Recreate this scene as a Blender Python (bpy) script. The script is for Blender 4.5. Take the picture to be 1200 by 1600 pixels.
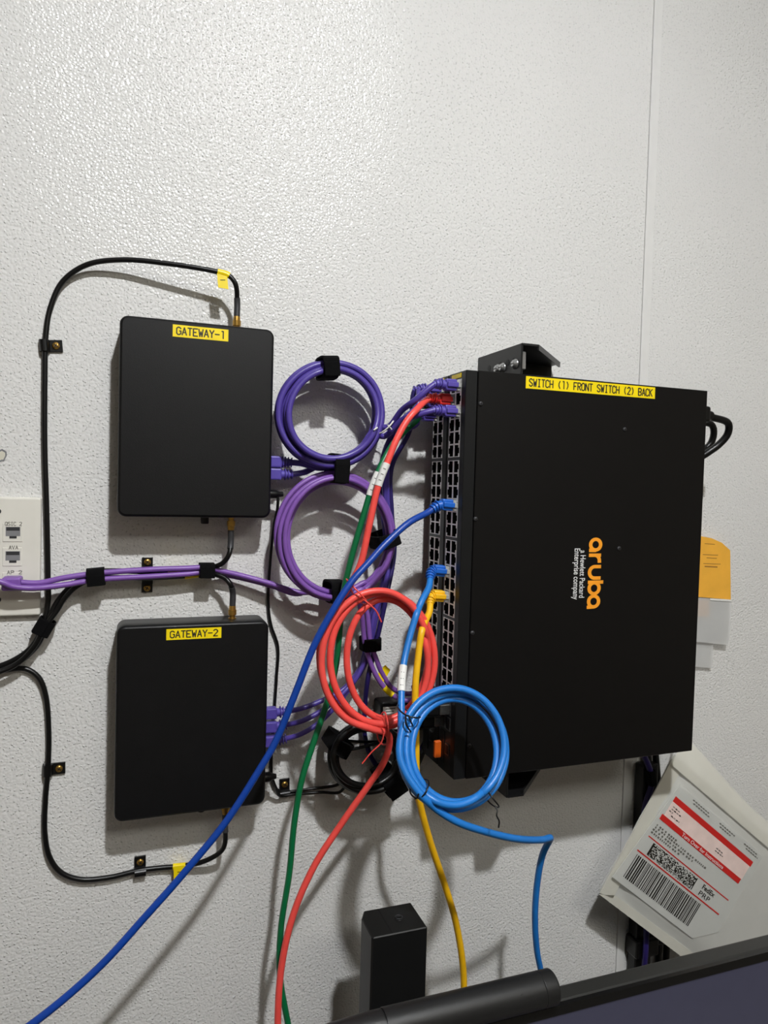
import bpy, bmesh, math, random
from mathutils import Vector, Matrix
random.seed(7)
SC = bpy.context.scene
for o in list(bpy.data.objects): bpy.data.objects.remove(o)
COL = SC.collection

# ------------------------------------------------------------------ camera
CAM = Vector((0.0, -0.80, 1.60)); YAW, PITCH, ROLL, FPX = 0.347736, -0.035895, 0.027317, 1120.0
fw = Vector((math.sin(YAW)*math.cos(PITCH), math.cos(YAW)*math.cos(PITCH), math.sin(PITCH)))
rt0 = Vector((math.cos(YAW), -math.sin(YAW), 0)); up0 = rt0.cross(fw)
rt = rt0*math.cos(ROLL) + up0*math.sin(ROLL); up = up0*math.cos(ROLL) - rt0*math.sin(ROLL)
cd = bpy.data.cameras.new('camera'); cam = bpy.data.objects.new('camera', cd); COL.objects.link(cam)
cd.sensor_fit = 'HORIZONTAL'; cd.sensor_width = 36; cd.lens = FPX*36/1200; cd.clip_start = 0.01
cam.matrix_world = Matrix(((rt.x, up.x, -fw.x, CAM.x), (rt.y, up.y, -fw.y, CAM.y), (rt.z, up.z, -fw.z, CAM.z), (0, 0, 0, 1)))
SC.camera = cam
# ------------------------------------------------------------------ world, lights, exposure
w = bpy.data.worlds.new('world'); SC.world = w; w.use_nodes = True
w.node_tree.nodes['Background'].inputs[0].default_value = (1, 0.97, 0.93, 1)
w.node_tree.nodes['Background'].inputs[1].default_value = 0.01
def area(name, loc, sx, sy, energy, colr, disk=False):
    l = bpy.data.lights.new(name, 'AREA'); l.energy = energy; l.color = colr
    l.shape = 'DISK' if disk else 'RECTANGLE'; l.size = sx
    if not disk: l.size_y = sy
    o = bpy.data.objects.new(name, l); COL.objects.link(o); o.location = loc
    return o
LAMP = Vector((0.233, -1.108, 2.64))
FILL_PANEL = Vector((0.75, -1.9, 2.66))
area('added_fill_light', FILL_PANEL - Vector((0, 0, 0.02)), 1.15, 0.55, 3.2, (1.0, 0.985, 0.96))  # soft fill added behind the camera to lift the shadows
SC.view_settings.view_transform = 'Standard'; SC.view_settings.look = 'None'
SC.view_settings.gamma = 1.0; SC.view_settings.use_curve_mapping = False
SC.view_settings.exposure = 0.0

def P(px, py, off):
    """photo pixel -> point on the plane `off` metres in front of the wall"""
    d = rt*((px-600)/FPX) + up*((800-py)/FPX) + fw
    t = (-off - CAM.y)/d.y
    return CAM + d*t

# ------------------------------------------------------------------ materials
def lin(c):
    c /= 255.0
    return c/12.92 if c <= 0.04045 else ((c+0.055)/1.055)**2.4
def pm(name, rgb, rough=0.5, metal=0.0, var=0.06, scale=60.0, bump=0.0, bscale=900.0, spec=0.5, alpha=1.0, emit=0.0):
    m = bpy.data.materials.new(name); m.use_nodes = True
    nt = m.node_tree; b = nt.nodes['Principled BSDF']
    c = [lin(v) for v in rgb]
    tc = nt.nodes.new('ShaderNodeTexCoord'); n = nt.nodes.new('ShaderNodeTexNoise')
    n.inputs['Scale'].default_value = scale; n.inputs['Detail'].default_value = 3
    nt.links.new(tc.outputs['Object'], n.inputs['Vector'])
    r = nt.nodes.new('ShaderNodeValToRGB')
    r.color_ramp.elements[0].position = 0.3; r.color_ramp.elements[1].position = 0.7
    r.color_ramp.elements[0].color = tuple(v*(1-var) for v in c)+(1,)
    r.color_ramp.elements[1].color = tuple(min(1, v*(1+var)) for v in c)+(1,)
    nt.links.new(n.outputs['Fac'], r.inputs['Fac']); nt.links.new(r.outputs['Color'], b.inputs['Base Color'])
    b.inputs['Roughness'].default_value = rough; b.inputs['Metallic'].default_value = metal
    b.inputs['Specular IOR Level'].default_value = spec; b.inputs['Alpha'].default_value = alpha
    if emit:
        nt.links.new(r.outputs['Color'], b.inputs['Emission Color']); b.inputs['Emission Strength'].default_value = emit
    if bump:
        n2 = nt.nodes.new('ShaderNodeTexNoise'); n2.inputs['Scale'].default_value = bscale
        nt.links.new(tc.outputs['Object'], n2.inputs['Vector'])
        bp = nt.nodes.new('ShaderNodeBump'); bp.inputs['Strength'].default_value = bump; bp.inputs['Distance'].default_value = 0.0006
        nt.links.new(n2.outputs['Fac'], bp.inputs['Height']); nt.links.new(bp.outputs['Normal'], b.inputs['Normal'])
    return m
def wall_mat(name, rgb, rough, strength):
    m = pm(name, rgb, rough, 0, 0.02, 4.0, spec=0.22)
    nt = m.node_tree; b = nt.nodes['Principled BSDF']
    tc = nt.nodes.new('ShaderNodeTexCoord'); mp = nt.nodes.new('ShaderNodeMapping')
    mp.inputs['Rotation'].default_value = (-math.pi/2, 0, 0)
    nt.links.new(tc.outputs['Object'], mp.inputs['Vector'])
    wz = nt.nodes.new('ShaderNodeTexNoise'); wz.inputs['Scale'].default_value = 120
    nt.links.new(mp.outputs['Vector'], wz.inputs['Vector'])
    mx = nt.nodes.new('ShaderNodeMixRGB'); mx.blend_type = 'LINEAR_LIGHT'; mx.inputs['Fac'].default_value = 0.0016
    nt.links.new(mp.outputs['Vector'], mx.inputs['Color1']); nt.links.new(wz.outputs['Color'], mx.inputs['Color2'])
    v = nt.nodes.new('ShaderNodeTexVoronoi'); v.voronoi_dimensions = '2D'; v.feature = 'SMOOTH_F1'; v.inputs['Scale'].default_value = 330
    v.inputs['Smoothness'].default_value = 0.6
    nt.links.new(mx.outputs['Color'], v.inputs['Vector'])
    n2 = nt.nodes.new('ShaderNodeTexNoise'); n2.inputs['Scale'].default_value = 520; n2.inputs['Detail'].default_value = 2
    nt.links.new(mp.outputs['Vector'], n2.inputs['Vector'])
    ad = nt.nodes.new('ShaderNodeMath'); ad.operation = 'SUBTRACT'
    sc_ = nt.nodes.new('ShaderNodeMath'); sc_.operation = 'MULTIPLY'; sc_.inputs[1].default_value = 0.18
    nt.links.new(n2.outputs['Fac'], sc_.inputs[0]); nt.links.new(sc_.outputs[0], ad.inputs[0]); nt.links.new(v.outputs['Distance'], ad.inputs[1])
    bp = nt.nodes.new('ShaderNodeBump'); bp.inputs['Strength'].default_value = strength; bp.inputs['Distance'].default_value = 0.0009
    nt.links.new(ad.outputs[0], bp.inputs['Height'])
    v2 = nt.nodes.new('ShaderNodeTexVoronoi'); v2.voronoi_dimensions = '2D'; v2.inputs['Scale'].default_value = 175          # small raised pebbles
    nt.links.new(mx.outputs['Color'], v2.inputs['Vector'])
    mr = nt.nodes.new('ShaderNodeMapRange'); mr.interpolation_type = 'SMOOTHSTEP'
    for k, q in (('From Min', 0.0), ('From Max', 0.19), ('To Min', 1.0), ('To Max', 0.0)): mr.inputs[k].default_value = q
    nt.links.new(v2.outputs['Distance'], mr.inputs['Value'])
    b2 = nt.nodes.new('ShaderNodeBump'); b2.inputs['Strength'].default_value = 1.0; b2.inputs['Distance'].default_value = 0.0006
    nt.links.new(mr.outputs['Result'], b2.inputs['Height']); nt.links.new(bp.outputs['Normal'], b2.inputs['Normal'])
    nt.links.new(b2.outputs['Normal'], b.inputs['Normal'])
    return m
def film_mat(name, rgb, opacity, rough=0.25):
    m = pm(name, rgb, rough, 0, 0.03, 30)
    nt = m.node_tree; b = nt.nodes['Principled BSDF']; out = nt.nodes['Material Output']
    t = nt.nodes.new('ShaderNodeBsdfTransparent'); mx = nt.nodes.new('ShaderNodeMixShader')
    mx.inputs[0].default_value = opacity
    nt.links.new(t.outputs[0], mx.inputs[1]); nt.links.new(b.outputs[0], mx.inputs[2]); nt.links.new(mx.outputs[0], out.inputs['Surface'])
    return m
M = dict(
    wall=wall_mat('embossed_wall_panel', (220, 219, 216), 0.13, 0.6),
    trim=pm('trim_strip', (222, 221, 218), 0.3, var=0.02),
    room=pm('painted_room', (150, 141, 128), 0.7), ceil=pm('painted_ceiling', (196, 194, 190), 0.7), floor=pm('vinyl_floor', (70, 68, 66), 0.5, var=0.1),
    desk=pm('desk_laminate', (96, 90, 84), 0.45, var=0.1, scale=25), joint=pm('panel_joint', (165, 162, 156), 0.7),
    gw=pm('gateway_plastic', (15, 15, 16), 0.42, var=0.08, bump=0.15, bscale=1500, spec=0.3), gw_dark=pm('gateway_trim', (12, 12, 13), 0.5),
    sw=pm('switch_steel', (12, 11, 11), 0.40, var=0.05, bump=0.1, bscale=1800, spec=0.28), bez=pm('switch_bezel', (17, 18, 19), 0.4, spec=0.35),
    plate=pm('port_faceplate', (38, 39, 41), 0.42), silver=pm('shield_metal', (244, 243, 239), 0.35, 0.0, var=0.03), steel=pm('plug_steel', (120, 120, 118), 0.35, 0.9, var=0.2, scale=300),
    cav=pm('port_cavity', (9, 8, 8), 0.6), contact=pm('gold_contact', (150, 108, 52), 0.4, 0.8),
    blackm=pm('powder_black', (20, 20, 21), 0.4, 0.1, bump=0.15), zinc=pm('zinc_screw', (185, 186, 186), 0.3, 0.9),
    black=pm('black_jacket', (10, 10, 10), 0.36, spec=0.4), velcro=pm('hook_and_loop', (9, 9, 10), 0.95, bump=0.9, bscale=1600, spec=0.15),
    gold=pm('brass', (190, 150, 75), 0.28, 0.9), purple=pm('purple_jacket', (78, 62, 148), 0.36), violet=pm('violet_jacket', (126, 84, 166), 0.4),
    purple_p=pm('purple_boot', (84, 70, 160), 0.4), red=pm('red_jacket', (242, 82, 74), 0.38), red_p=pm('red_boot', (222, 44, 38), 0.42),
    green=pm('green_jacket', (10, 108, 62), 0.36), blue=pm('blue_jacket', (16, 64, 156), 0.36), blue_p=pm('blue_boot', (24, 96, 190), 0.38),
    sky=pm('light_blue_jacket', (34, 120, 202), 0.38), yellow=pm('yellow_jacket', (244, 186, 22), 0.4), tape=pm('yellow_tape', (246, 218, 14), 0.35),
    ink=pm('black_ink', (28, 26, 20), 0.6), white=pm('white_paper', (228, 227, 222), 0.55), sheet=film_mat('label_film', (232, 233, 228), 0.5, 0.3), clear=pm('plug_clear', (190, 190, 185), 0.15, alpha=0.75),
    plastic=pm('ivory_plastic', (224, 221, 211), 0.35, var=0.02), grey=pm('jack_grey', (128, 128, 130), 0.5), dgrey=pm('dark_grey', (48, 48, 50), 0.5),
    orange=pm('orange_print', (250, 160, 36), 0.5), otab=pm('orange_latch', (222, 96, 20), 0.45), wprint=pm('white_print', (222, 222, 220), 0.5),
    led=pm('green_led', (40, 230, 90), 0.4, emit=1.2), redprint=pm('red_print', (206, 38, 34), 0.5), pink=pm('pink_print', (238, 214, 206), 0.55),
    gprint=pm('grey_print', (110, 108, 102), 0.6), bag=film_mat('poly_bag', (218, 218, 212), 0.76, 0.22), bag_edge=film_mat('poly_bag_edge', (222, 220, 208), 0.8),
    film=film_mat('clear_sleeve', (224, 224, 222), 0.45, 0.12), kraft=pm('kraft_envelope', (242, 178, 62), 0.6, var=0.06, scale=40),
    kprint=pm('envelope_print', (170, 118, 50), 0.6), screen=pm('screen_glass', (50, 50, 64), 0.2, var=0.02, emit=0.6), mon=pm('monitor_plastic', (40, 40, 38), 0.45, bump=0.2),
    monb=pm('monitor_bezel', (14, 14, 14), 0.35), bar=pm('anodised_bar', (40, 40, 40), 0.38, 0.4, bump=0.2, bscale=2500), post=pm('post_black', (24, 24, 24), 0.42, 0.2),
    fill_glow=pm('fill_panel_glow', (255, 250, 238), 0.5, emit=6.0), dome=pm('lamp_dome', (251, 253, 255), 0.5, emit=2060.0, var=0.0), lampw=pm('lamp_white', (235, 233, 228), 0.5), hole=pm('bare_board', (206, 202, 186), 0.8),
    dpurple=pm('dark_purple_jacket', (40, 30, 92), 0.4))

# ------------------------------------------------------------------ mesh builder
class MB:
    def __init__(s): s.v = []; s.f = []; s.mi = []; s.sm = []
    def add(s, verts, faces, mi=0, smooth=False):
        n = len(s.v); s.v += [Vector(q) for q in verts]
        for f in faces: s.f.append([i+n for i in f]); s.mi.append(mi); s.sm.append(smooth)
        return s
    def bm(s, b, mi=0, smooth=False, mat=None):
        b.verts.ensure_lookup_table(); b.verts.index_update()
        vs = [(mat @ q.co) if mat else q.co.copy() for q in b.verts]
        s.add(vs, [[q.index for q in f.verts] for f in b.faces], mi, smooth); b.free(); return s
    def box(s, lo, hi, mi=0, bev=0.0, seg=2, mat=None):
        b = bmesh.new(); bmesh.ops.create_cube(b, size=1.0)
        lo = Vector(lo); hi = Vector(hi); c = (lo+hi)/2; d = hi-lo
        for q in b.verts: q.co = Vector((q.co.x*d.x+c.x, q.co.y*d.y+c.y, q.co.z*d.z+c.z))
        if bev: bmesh.ops.bevel(b, geom=list(b.edges), offset=bev, segments=seg, affect='EDGES', profile=0.5)
        return s.bm(b, mi, bool(bev) and seg > 1 and False, mat)
    def prism(s, poly, axis0, axis1, d, mi=0, cap=True, origin=Vector((0, 0, 0))):
        """polygon (a,b) in axis0/axis1, extruded by vector d"""
        A = [origin + axis0*a + axis1*b for a, b in poly]; n = len(A); B = [q+d for q in A]
        fs = [[i, (i+1) % n, n+(i+1) % n, n+i] for i in range(n)]
        if cap: fs += [list(range(n))[::-1], list(range(n, 2*n))]
        return s.add(A+B, fs, mi)
    def lathe(s, o, ax, prof, n=16, mi=0, smooth=True):
        """prof: list of (distance along axis, radius)"""
        ax = Vector(ax).normalized(); e1 = ax.orthogonal().normalized(); e2 = ax.cross(e1)
        vs = []
        for t, r in prof:
            for k in range(n):
                a = 2*math.pi*k/n; vs.append(Vector(o)+ax*t+(e1*math.cos(a)+e2*math.sin(a))*r)
        fs = [[i*n+k, i*n+(k+1) % n, (i+1)*n+(k+1) % n, (i+1)*n+k] for i in range(len(prof)-1) for k in range(n)]
        s.add(vs, fs, mi, smooth)
        m = len(prof)-1
        s.add([vs[k] for k in range(n)], [list(range(n))[::-1]], mi); s.add([vs[m*n+k] for k in range(n)], [list(range(n))], mi)
        return s
    def tube(s, pts, r, n=10, mi=0, i0=0, i1=None):
        pts = pts[i0:i1]; N = len(pts)
        T = [(pts[min(i+1, N-1)]-pts[max(i-1, 0)]).normalized() for i in range(N)]
        e = T[0].orthogonal().normalized(); vs = []
        for i in range(N):
            e = (e - T[i]*e.dot(T[i])).normalized(); g = T[i].cross(e)
            rr = r[i] if isinstance(r, list) else r
            for k in range(n):
                a = 2*math.pi*k/n; vs.append(pts[i]+(e*math.cos(a)+g*math.sin(a))*rr)
        fs = [[i*n+k, i*n+(k+1) % n, (i+1)*n+(k+1) % n, (i+1)*n+k] for i in range(N-1) for k in range(n)]
        s.add(vs, fs, mi, True)
        s.add(vs[:n], [list(range(n))[::-1]], mi); s.add(vs[-n:], [list(range(n))], mi)
        return s
    def obj(s, name, mats, base=Vector((0, 0, 0)), parent=None):
        me = bpy.data.meshes.new(name); me.from_pydata([q-base for q in s.v], [], s.f)
        for m in (mats if isinstance(mats, (list, tuple)) else [mats]): me.materials.append(M[m])
        me.polygons.foreach_set('material_index', s.mi); me.polygons.foreach_set('use_smooth', s.sm); me.update()
        b = bmesh.new(); b.from_mesh(me); bmesh.ops.recalc_face_normals(b, faces=b.faces); b.to_mesh(me); b.free()
        o = bpy.data.objects.new(name, me); COL.objects.link(o)
        if parent: o.parent = parent
        return o
def tag(o, label, cat, group=None):
    o['label'] = label; o['category'] = cat
    if group: o['group'] = group
    return o
class Thing:
    def __init__(s, name, label, cat, base, group=None):
        s.o = bpy.data.objects.new(name, None); COL.objects.link(s.o); s.b = Vector(base); s.o.location = s.b
        s.o.empty_display_size = 0.02; tag(s.o, label, cat, group)
    def part(s, name, mb, mats, parent=None, label=None):
        o = mb.obj(name, mats, s.b, parent or s.o)
        if label: o['label'] = label
        return o
    def inst(s, name, mesh, loc, rot=(0, 0, 0), parent=None):
        o = bpy.data.objects.new(name, mesh); COL.objects.link(o); o.parent = parent or s.o
        o.location = Vector(loc)-s.b; o.rotation_euler = rot; return o
def single(name, mb, mats, label, cat, group=None, base=None):
    if base is None:
        xs = [q.x for q in mb.v]; ys = [q.y for q in mb.v]; zs = [q.z for q in mb.v]
        base = Vector(((min(xs)+max(xs))/2, (min(ys)+max(ys))/2, min(zs)))
    o = mb.obj(name, mats, base); o.location = base; return tag(o, label, cat, group)
def struct(name, mb, mats, parent=None):
    o = mb.obj(name, mats, Vector((0, 0, 0)), parent)
    if not parent: o['kind'] = 'structure'
    return o
def text_mb(body, org, right, upv, width=None, height=None, align='LEFT', bold=0.0, mi=0, mb=None, depth=0.0002, mono=False):
    c = bpy.data.curves.new('txt', 'FONT'); c.body = body; c.resolution_u = 3; c.offset = bold
    if mono: c.space_character = 1.12
    o = bpy.data.objects.new('txt', c); COL.objects.link(o)
    bpy.context.view_layer.update()
    me = bpy.data.meshes.new_from_object(o.evaluated_get(bpy.context.evaluated_depsgraph_get()))
    xs = [q.co.x for q in me.vertices]; ys = [q.co.y for q in me.vertices]
    x0, x1, y0, y1 = min(xs), max(xs), min(ys), max(ys)
    sx = (width/(x1-x0)) if width else None; sy = (height/(y1-y0)) if height else None
    sx = sx or sy; sy = sy or sx
    right = Vector(right).normalized(); upv = Vector(upv).normalized(); nrm = right.cross(upv)
    ox = -x0*sx if align == 'LEFT' else -(x0+x1)/2*sx
    mb = mb or MB()
    mb.add([Vector(org)+right*(q.co.x*sx+ox)+upv*((q.co.y-y0)*sy)+nrm*depth for q in me.vertices], [list(p.vertices) for p in me.polygons], mi)
    bpy.data.objects.remove(o); bpy.data.curves.remove(c); bpy.data.meshes.remove(me)
    return mb
GL = {'G': ['36 27 17 06 02 11 21 32 34 24'], 'A': ['01 03 17 27 33 31', '03 33'], 'T': ['07 37', '17.5 11.5'], 'E': ['37 07 01 31', '04 24'],
      'W': ['07 11 15 21 27'], 'Y': ['07 14 37', '14 11'], '-': ['04 34'], '1': ['15 27 21'], '2': ['06 17 27 36 35 01 31'], 'S': ['36 27 17 06 05 33 32 21 11 02'],
      'I': ['17 27', '11 21', '1.57 1.51'], 'C': ['36 27 17 06 02 11 21 32'], 'H': ['07 01', '37 31', '04 34'], '(': ['27 15 13 21'], ')': ['17 25 23 11'],
      'Q': ['06 17 27 36 32 21 11 02 06', '23 31'], 'V': ['07 11 21 37'], 'P': ['01 07 27 36 35 24 04'], 'F': ['37 07 01', '04 24'], 'R': ['01 07 27 36 35 24 04', '14 31'], 'O': ['06 17 27 36 32 21 11 02 06'], 'N': ['01 07 31 37'], 'B': ['01 07 27 36 35 24 04', '24 33 32 21 01'], 'K': ['07 01', '37 04', '14 31'], ' ': []}
GX = {'T': [[(0, 7), (3, 7)], [(1.5, 7), (1.5, 1)]], 'I': [[(0.6, 7), (2.4, 7)], [(0.6, 1), (2.4, 1)], [(1.5, 7), (1.5, 1)]], 'W': [[(0, 7), (0.7, 1), (1.5, 5), (2.3, 1), (3, 7)]],
      'Y': [[(0, 7), (1.5, 4), (3, 7)], [(1.5, 4), (1.5, 1)]], 'A': [[(0, 1), (1.5, 7), (3, 1)], [(0.55, 3), (2.45, 3)]], '1': [[(0.9, 7), (2, 7), (2, 1)]], 'V': [[(0, 7), (1.5, 1), (3, 7)]]}
def stroke_text(body, org, right, upv, width, height, wd=0.16):
    """single-stroke mono-spaced lettering as thin ribbons"""
    n = len(body); cw = width/(n*4-1); ch = height/6; mb = MB(); right = Vector(right); upv = Vector(upv); nrm = right.cross(upv); k = 0
    hw = height*wd*0.5
    for i, c in enumerate(body):
        st = GX.get(c) or [[(float(q[0]), float(q[1:])) for q in L.split()] for L in GL[c]]
        for L in st:
            pts = [Vector(org)+right*((i*4+a)*cw)+upv*((b-1)*ch) for a, b in L]
            for p, q in zip(pts, pts[1:]):
                d = (q-p).normalized(); e = nrm.cross(d)*hw; k += 1; z = nrm*(0.0001+0.000002*k)
                mb.add([p-e-d*hw*0.6+z, q-e+d*hw*0.6+z, q+e+d*hw*0.6+z, p+e-d*hw*0.6+z], [[0, 1, 2, 3]])
    return mb
X, Y, Z = Vector((1, 0, 0)), Vector((0, 1, 0)), Vector((0, 0, 1))

# ------------------------------------------------------------------ the room
XL, XR, YF, ZC = -1.5, 2.1, -2.9, 2.68
SEAM = 0.651
wb = struct('wall_back', MB().box((XL, 0.018, 0), (XR, 0.10, ZC)), 'joint')
struct('panel', MB().box((XL, 0, 0), (SEAM-0.0005, 0.018, ZC)), 'wall', wb)
struct('panel', MB().box((SEAM+0.0122, 0.0006, 0), (XR, 0.018, ZC)), 'wall', wb)
struct('trim_1', MB().box((SEAM+0.0005, -0.0008, 0), (SEAM+0.0140, 0.018, ZC), 0, 0.0006, 1), 'trim')
struct('wall_left', MB().box((XL-0.1, YF-0.1, 0), (XL, 0.10, ZC)), 'room')
struct('wall_right', MB().box((XR, YF-0.1, 0), (XR+0.1, 0.10, ZC)), 'room')
struct('wall_front', MB().box((XL, YF-0.1, 0), (XR, YF, ZC)), 'room')
struct('floor', MB().box((XL-0.1, YF-0.1, -0.1), (XR+0.1, 0.10, 0)), 'floor')
struct('ceiling', MB().box((XL-0.1, YF-0.1, ZC), (XR+0.1, 0.10, ZC+0.1)), 'ceil')
# ceiling lamp, and the added fill panel
t = Thing('ceiling_lamp', 'round white dome ceiling lamp above the wall of network gear', 'lamp', LAMP)
t.part('housing', MB().lathe((LAMP.x, LAMP.y, ZC), -Z, [(0, 0.11), (0.030, 0.11), (0.036, 0.104), (0.036, 0.040)], 32), 'lampw')
t.part('dome', MB().lathe((LAMP.x, LAMP.y, ZC-0.037), -Z, [(0.016*math.sin(math.radians(a)), 0.038*math.cos(math.radians(a))) for a in (0, 15, 30, 45, 60, 75, 86)], 24), 'dome', label='glowing white dome')
t = Thing('added_fill_panel', 'rectangular white fill-light panel, added out of view on the ceiling towards the middle of the room', 'lamp', FILL_PANEL)  # added body for the soft fill light, not a known fixture
t.part('frame', MB().box((FILL_PANEL.x-0.61, FILL_PANEL.y-0.31, ZC-0.03), (FILL_PANEL.x+0.61, FILL_PANEL.y+0.31, ZC), bev=0.004), 'lampw')
t.part('fill_diffuser', MB().box((FILL_PANEL.x-0.58, FILL_PANEL.y-0.28, ZC-0.034), (FILL_PANEL.x+0.58, FILL_PANEL.y+0.28, ZC-0.028)), 'fill_glow')

# ------------------------------------------------------------------ helpers for network things
def spline(ctrl, step=0.003):
    pts = [P(*c) if len(c) == 3 else Vector(c[1:]) for c in ctrl]
    out = []
    for i in range(len(pts)-1):
        p1, p2 = pts[i], pts[i+1]
        p0 = pts[i-1] if i else p1*2-p2
        p3 = pts[i+2] if i+2 < len(pts) else p2*2-p1
        def tj(t, a, b): return t+max((b-a).length, 1e-5)**0.5
        t0 = 0; t1 = tj(t0, p0, p1); t2 = tj(t1, p1, p2); t3 = tj(t2, p2, p3)
        n = max(1, int((p2-p1).length/step))
        for k in range(n):
            t = t1+(t2-t1)*k/n
            a1 = p0*((t1-t)/(t1-t0))+p1*((t-t0)/(t1-t0)); a2 = p1*((t2-t)/(t2-t1))+p2*((t-t1)/(t2-t1)); a3 = p2*((t3-t)/(t3-t2))+p3*((t-t2)/(t3-t2))
            b1 = a1*((t2-t)/(t2-t0))+a2*((t-t0)/(t2-t0)); b2 = a2*((t3-t)/(t3-t1))+a3*((t-t1)/(t3-t1))
            out.append(b1*((t2-t)/(t2-t1))+b2*((t-t1)/(t2-t1)))
    out.append(pts[-1]); return out
def ring(cx, cy, a0, a1, spec, n=14, tilt=0.0, lift=0.0):
    """control points round a coil: spec = list of (rx, ry, off, dx, dy) spread over the angle range (degrees, screen clockwise)"""
    out = []; steps = max(2, int(abs(a1-a0)/(360/n)))
    for k in range(steps+1):
        u = k/steps; a = math.radians(a0+(a1-a0)*u); q = u*(len(spec)-1); i = min(int(q), len(spec)-2); f = q-i
        f = f*f*(3-2*f)
        s = [spec[i][j]*(1-f)+spec[i+1][j]*f for j in range(5)]
        out.append((cx+s[3]+s[0]*math.cos(a), cy+s[4]+s[1]*math.sin(a), s[2]+lift+tilt*s[1]*math.sin(a)))
    return out
def near(path, p): return min(range(len(path)), key=lambda i: (path[i]-p).length)
def pix(p):
    d = p-CAM; z = d.dot(fw); return 600+FPX*d.dot(rt)/z, 800-FPX*d.dot(up)/z
def nearpx(path, px, py):
    return min(range(len(path)), key=lambda i: (pix(path[i])[0]-px)**2+(pix(path[i])[1]-py)**2)
def plug(t, path, end, mat, r, tip=0.0075, boot=0.024):
    """ribbed boot + clear modular plug at an end of a cable (end 0 = path start)"""
    pts = path if end == 0 else path[::-1]
    d = (pts[0]-pts[2]).normalized(); o = pts[0]
    L = [0]
    for i in range(1, len(pts)): L.append(L[-1]+(pts[i]-pts[i-1]).length)
    ax = d; e1 = Z-ax*Z.dot(ax); e1.normalize(); e2 = ax.cross(e1)
    mt = Matrix(((ax.x, e1.x, e2.x, o.x), (ax.y, e1.y, e2.y, o.y), (ax.z, e1.z, e2.z, o.z), (0, 0, 0, 1)))
    bt = MB().box((-0.013, -0.0062, -0.0055), (0.0, 0.0062, 0.0055), 0, 0.0016, mat=mt)
    bt.box((-0.012, -0.0028, 0.0052), (0.001, 0.0028, 0.0078), 0, 0.001, mat=mt)
    k = next(i for i in range(len(pts)) if L[i] > 0.0125); k2 = next(i for i in range(len(pts)) if L[i] > boot)
    seg = pts[k-1:k2+1]
    bt.tube(seg, [0.0052-(0.0052-r*1.12)*i/(len(seg)-1) for i in range(len(seg))], 12)
    for q in range(4):
        s = 0.0142+q*0.0026; i = next(i for i in range(len(pts)) if L[i] > s); dd = (pts[i-1]-pts[i]).normalized()
        rr = 0.0066-q*0.00035
        bt.lathe(pts[i]-dd*0.0007, dd, [(0, rr*0.9), (0.0003, rr), (0.0011, rr), (0.0014, rr*0.9)], 12)
    b = t.part('boot', bt, mat)
    pl = MB().box((0.0, -0.0058, -0.004), (tip, 0.0058, 0.004), 0, 0.0004, 1, mt)
    pl.box((0.0, -0.0025, 0.004), (tip*0.8, 0.0025, 0.0062), 0, 0.0004, 1, mt)
    t.part('connector', pl, 'clear')
    return b
PATHS = []
from mathutils.kdtree import KDTree
def relax(path, r, its=26):
    """keep a new cable clear of itself, of the cables laid before it, of the wall and of the switch face"""
    n = len(path); fx = [(q, rr) for _, rr, pp in PATHS for q in pp]
    kf = KDTree(max(1, len(fx)))
    for i, (q, rr) in enumerate(fx): kf.insert(q, i)
    kf.balance()
    ray = [(q-CAM).normalized() for q in path]; sh = [0.0]*n; lim = 0.0085; E_ = 7
    for it in range(its):
        cur = [path[i]+ray[i]*sh[i] for i in range(n)]
        ks = KDTree(n)
        for i, q in enumerate(cur): ks.insert(q, i)
        ks.balance(); dl = [0.0]*n
        for i in range(E_, n-E_):
            hi = lo = 0.0
            near_ = [(co, fx[k][1], 1.0) for co, k, d in kf.find_range(cur[i], r+0.0038)] if fx else []
            near_ += [(co, r, 0.55) for co, k, d in ks.find_range(cur[i], 2*r) if abs(k-i) > 12]
            for co, rr, wt in near_:
                v = cur[i]-co; dp = v.dot(ray[i]); lat = max(0.0, v.length_squared-dp*dp); tgt = (r+rr)**2*0.97-lat
                if tgt <= 0: continue
                need = math.sqrt(tgt)-abs(dp)
                if need <= 0: continue
                if dp >= 0: hi = max(hi, need*wt)
                else: lo = max(lo, need*wt)
            dl[i] = (hi-lo)*0.6
        sh = [sh[i]+dl[i] for i in range(n)]
        for _ in range(2): sh = [0.0 if i < E_ or i >= n-E_ else 0.25*sh[i-1]+0.5*sh[i]+0.25*sh[i+1] for i in range(n)]
        for i in range(E_, n-E_):
            q = path[i]+ray[i]*sh[i]
            if q.y > -r-0.0004: sh[i] += (-r-0.0004-q.y)/ray[i].y
            elif SX0-r < q.x < SX0+SWD and SZ1-SHT-r < q.z < SZ1+r and SYF-r < q.y < SYF+0.01: sh[i] += (SYF-r-q.y)/ray[i].y
    return [path[i]+ray[i]*sh[i] for i in range(n)]
def cable(name, label, cat, ctrl, r, mat, group=None, plugs=(), bmat=None, n=10):
    path = relax(spline(ctrl), r); PATHS.append((label, r, path))
    low = min(path, key=lambda q: q.z); t = Thing(name, label, cat, low-Z*r, group)
    t.part('jacket', MB().tube(path, r, n), mat)
    for e in plugs: plug(t, path, e, bmat or mat, r)
    return t, path
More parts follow.
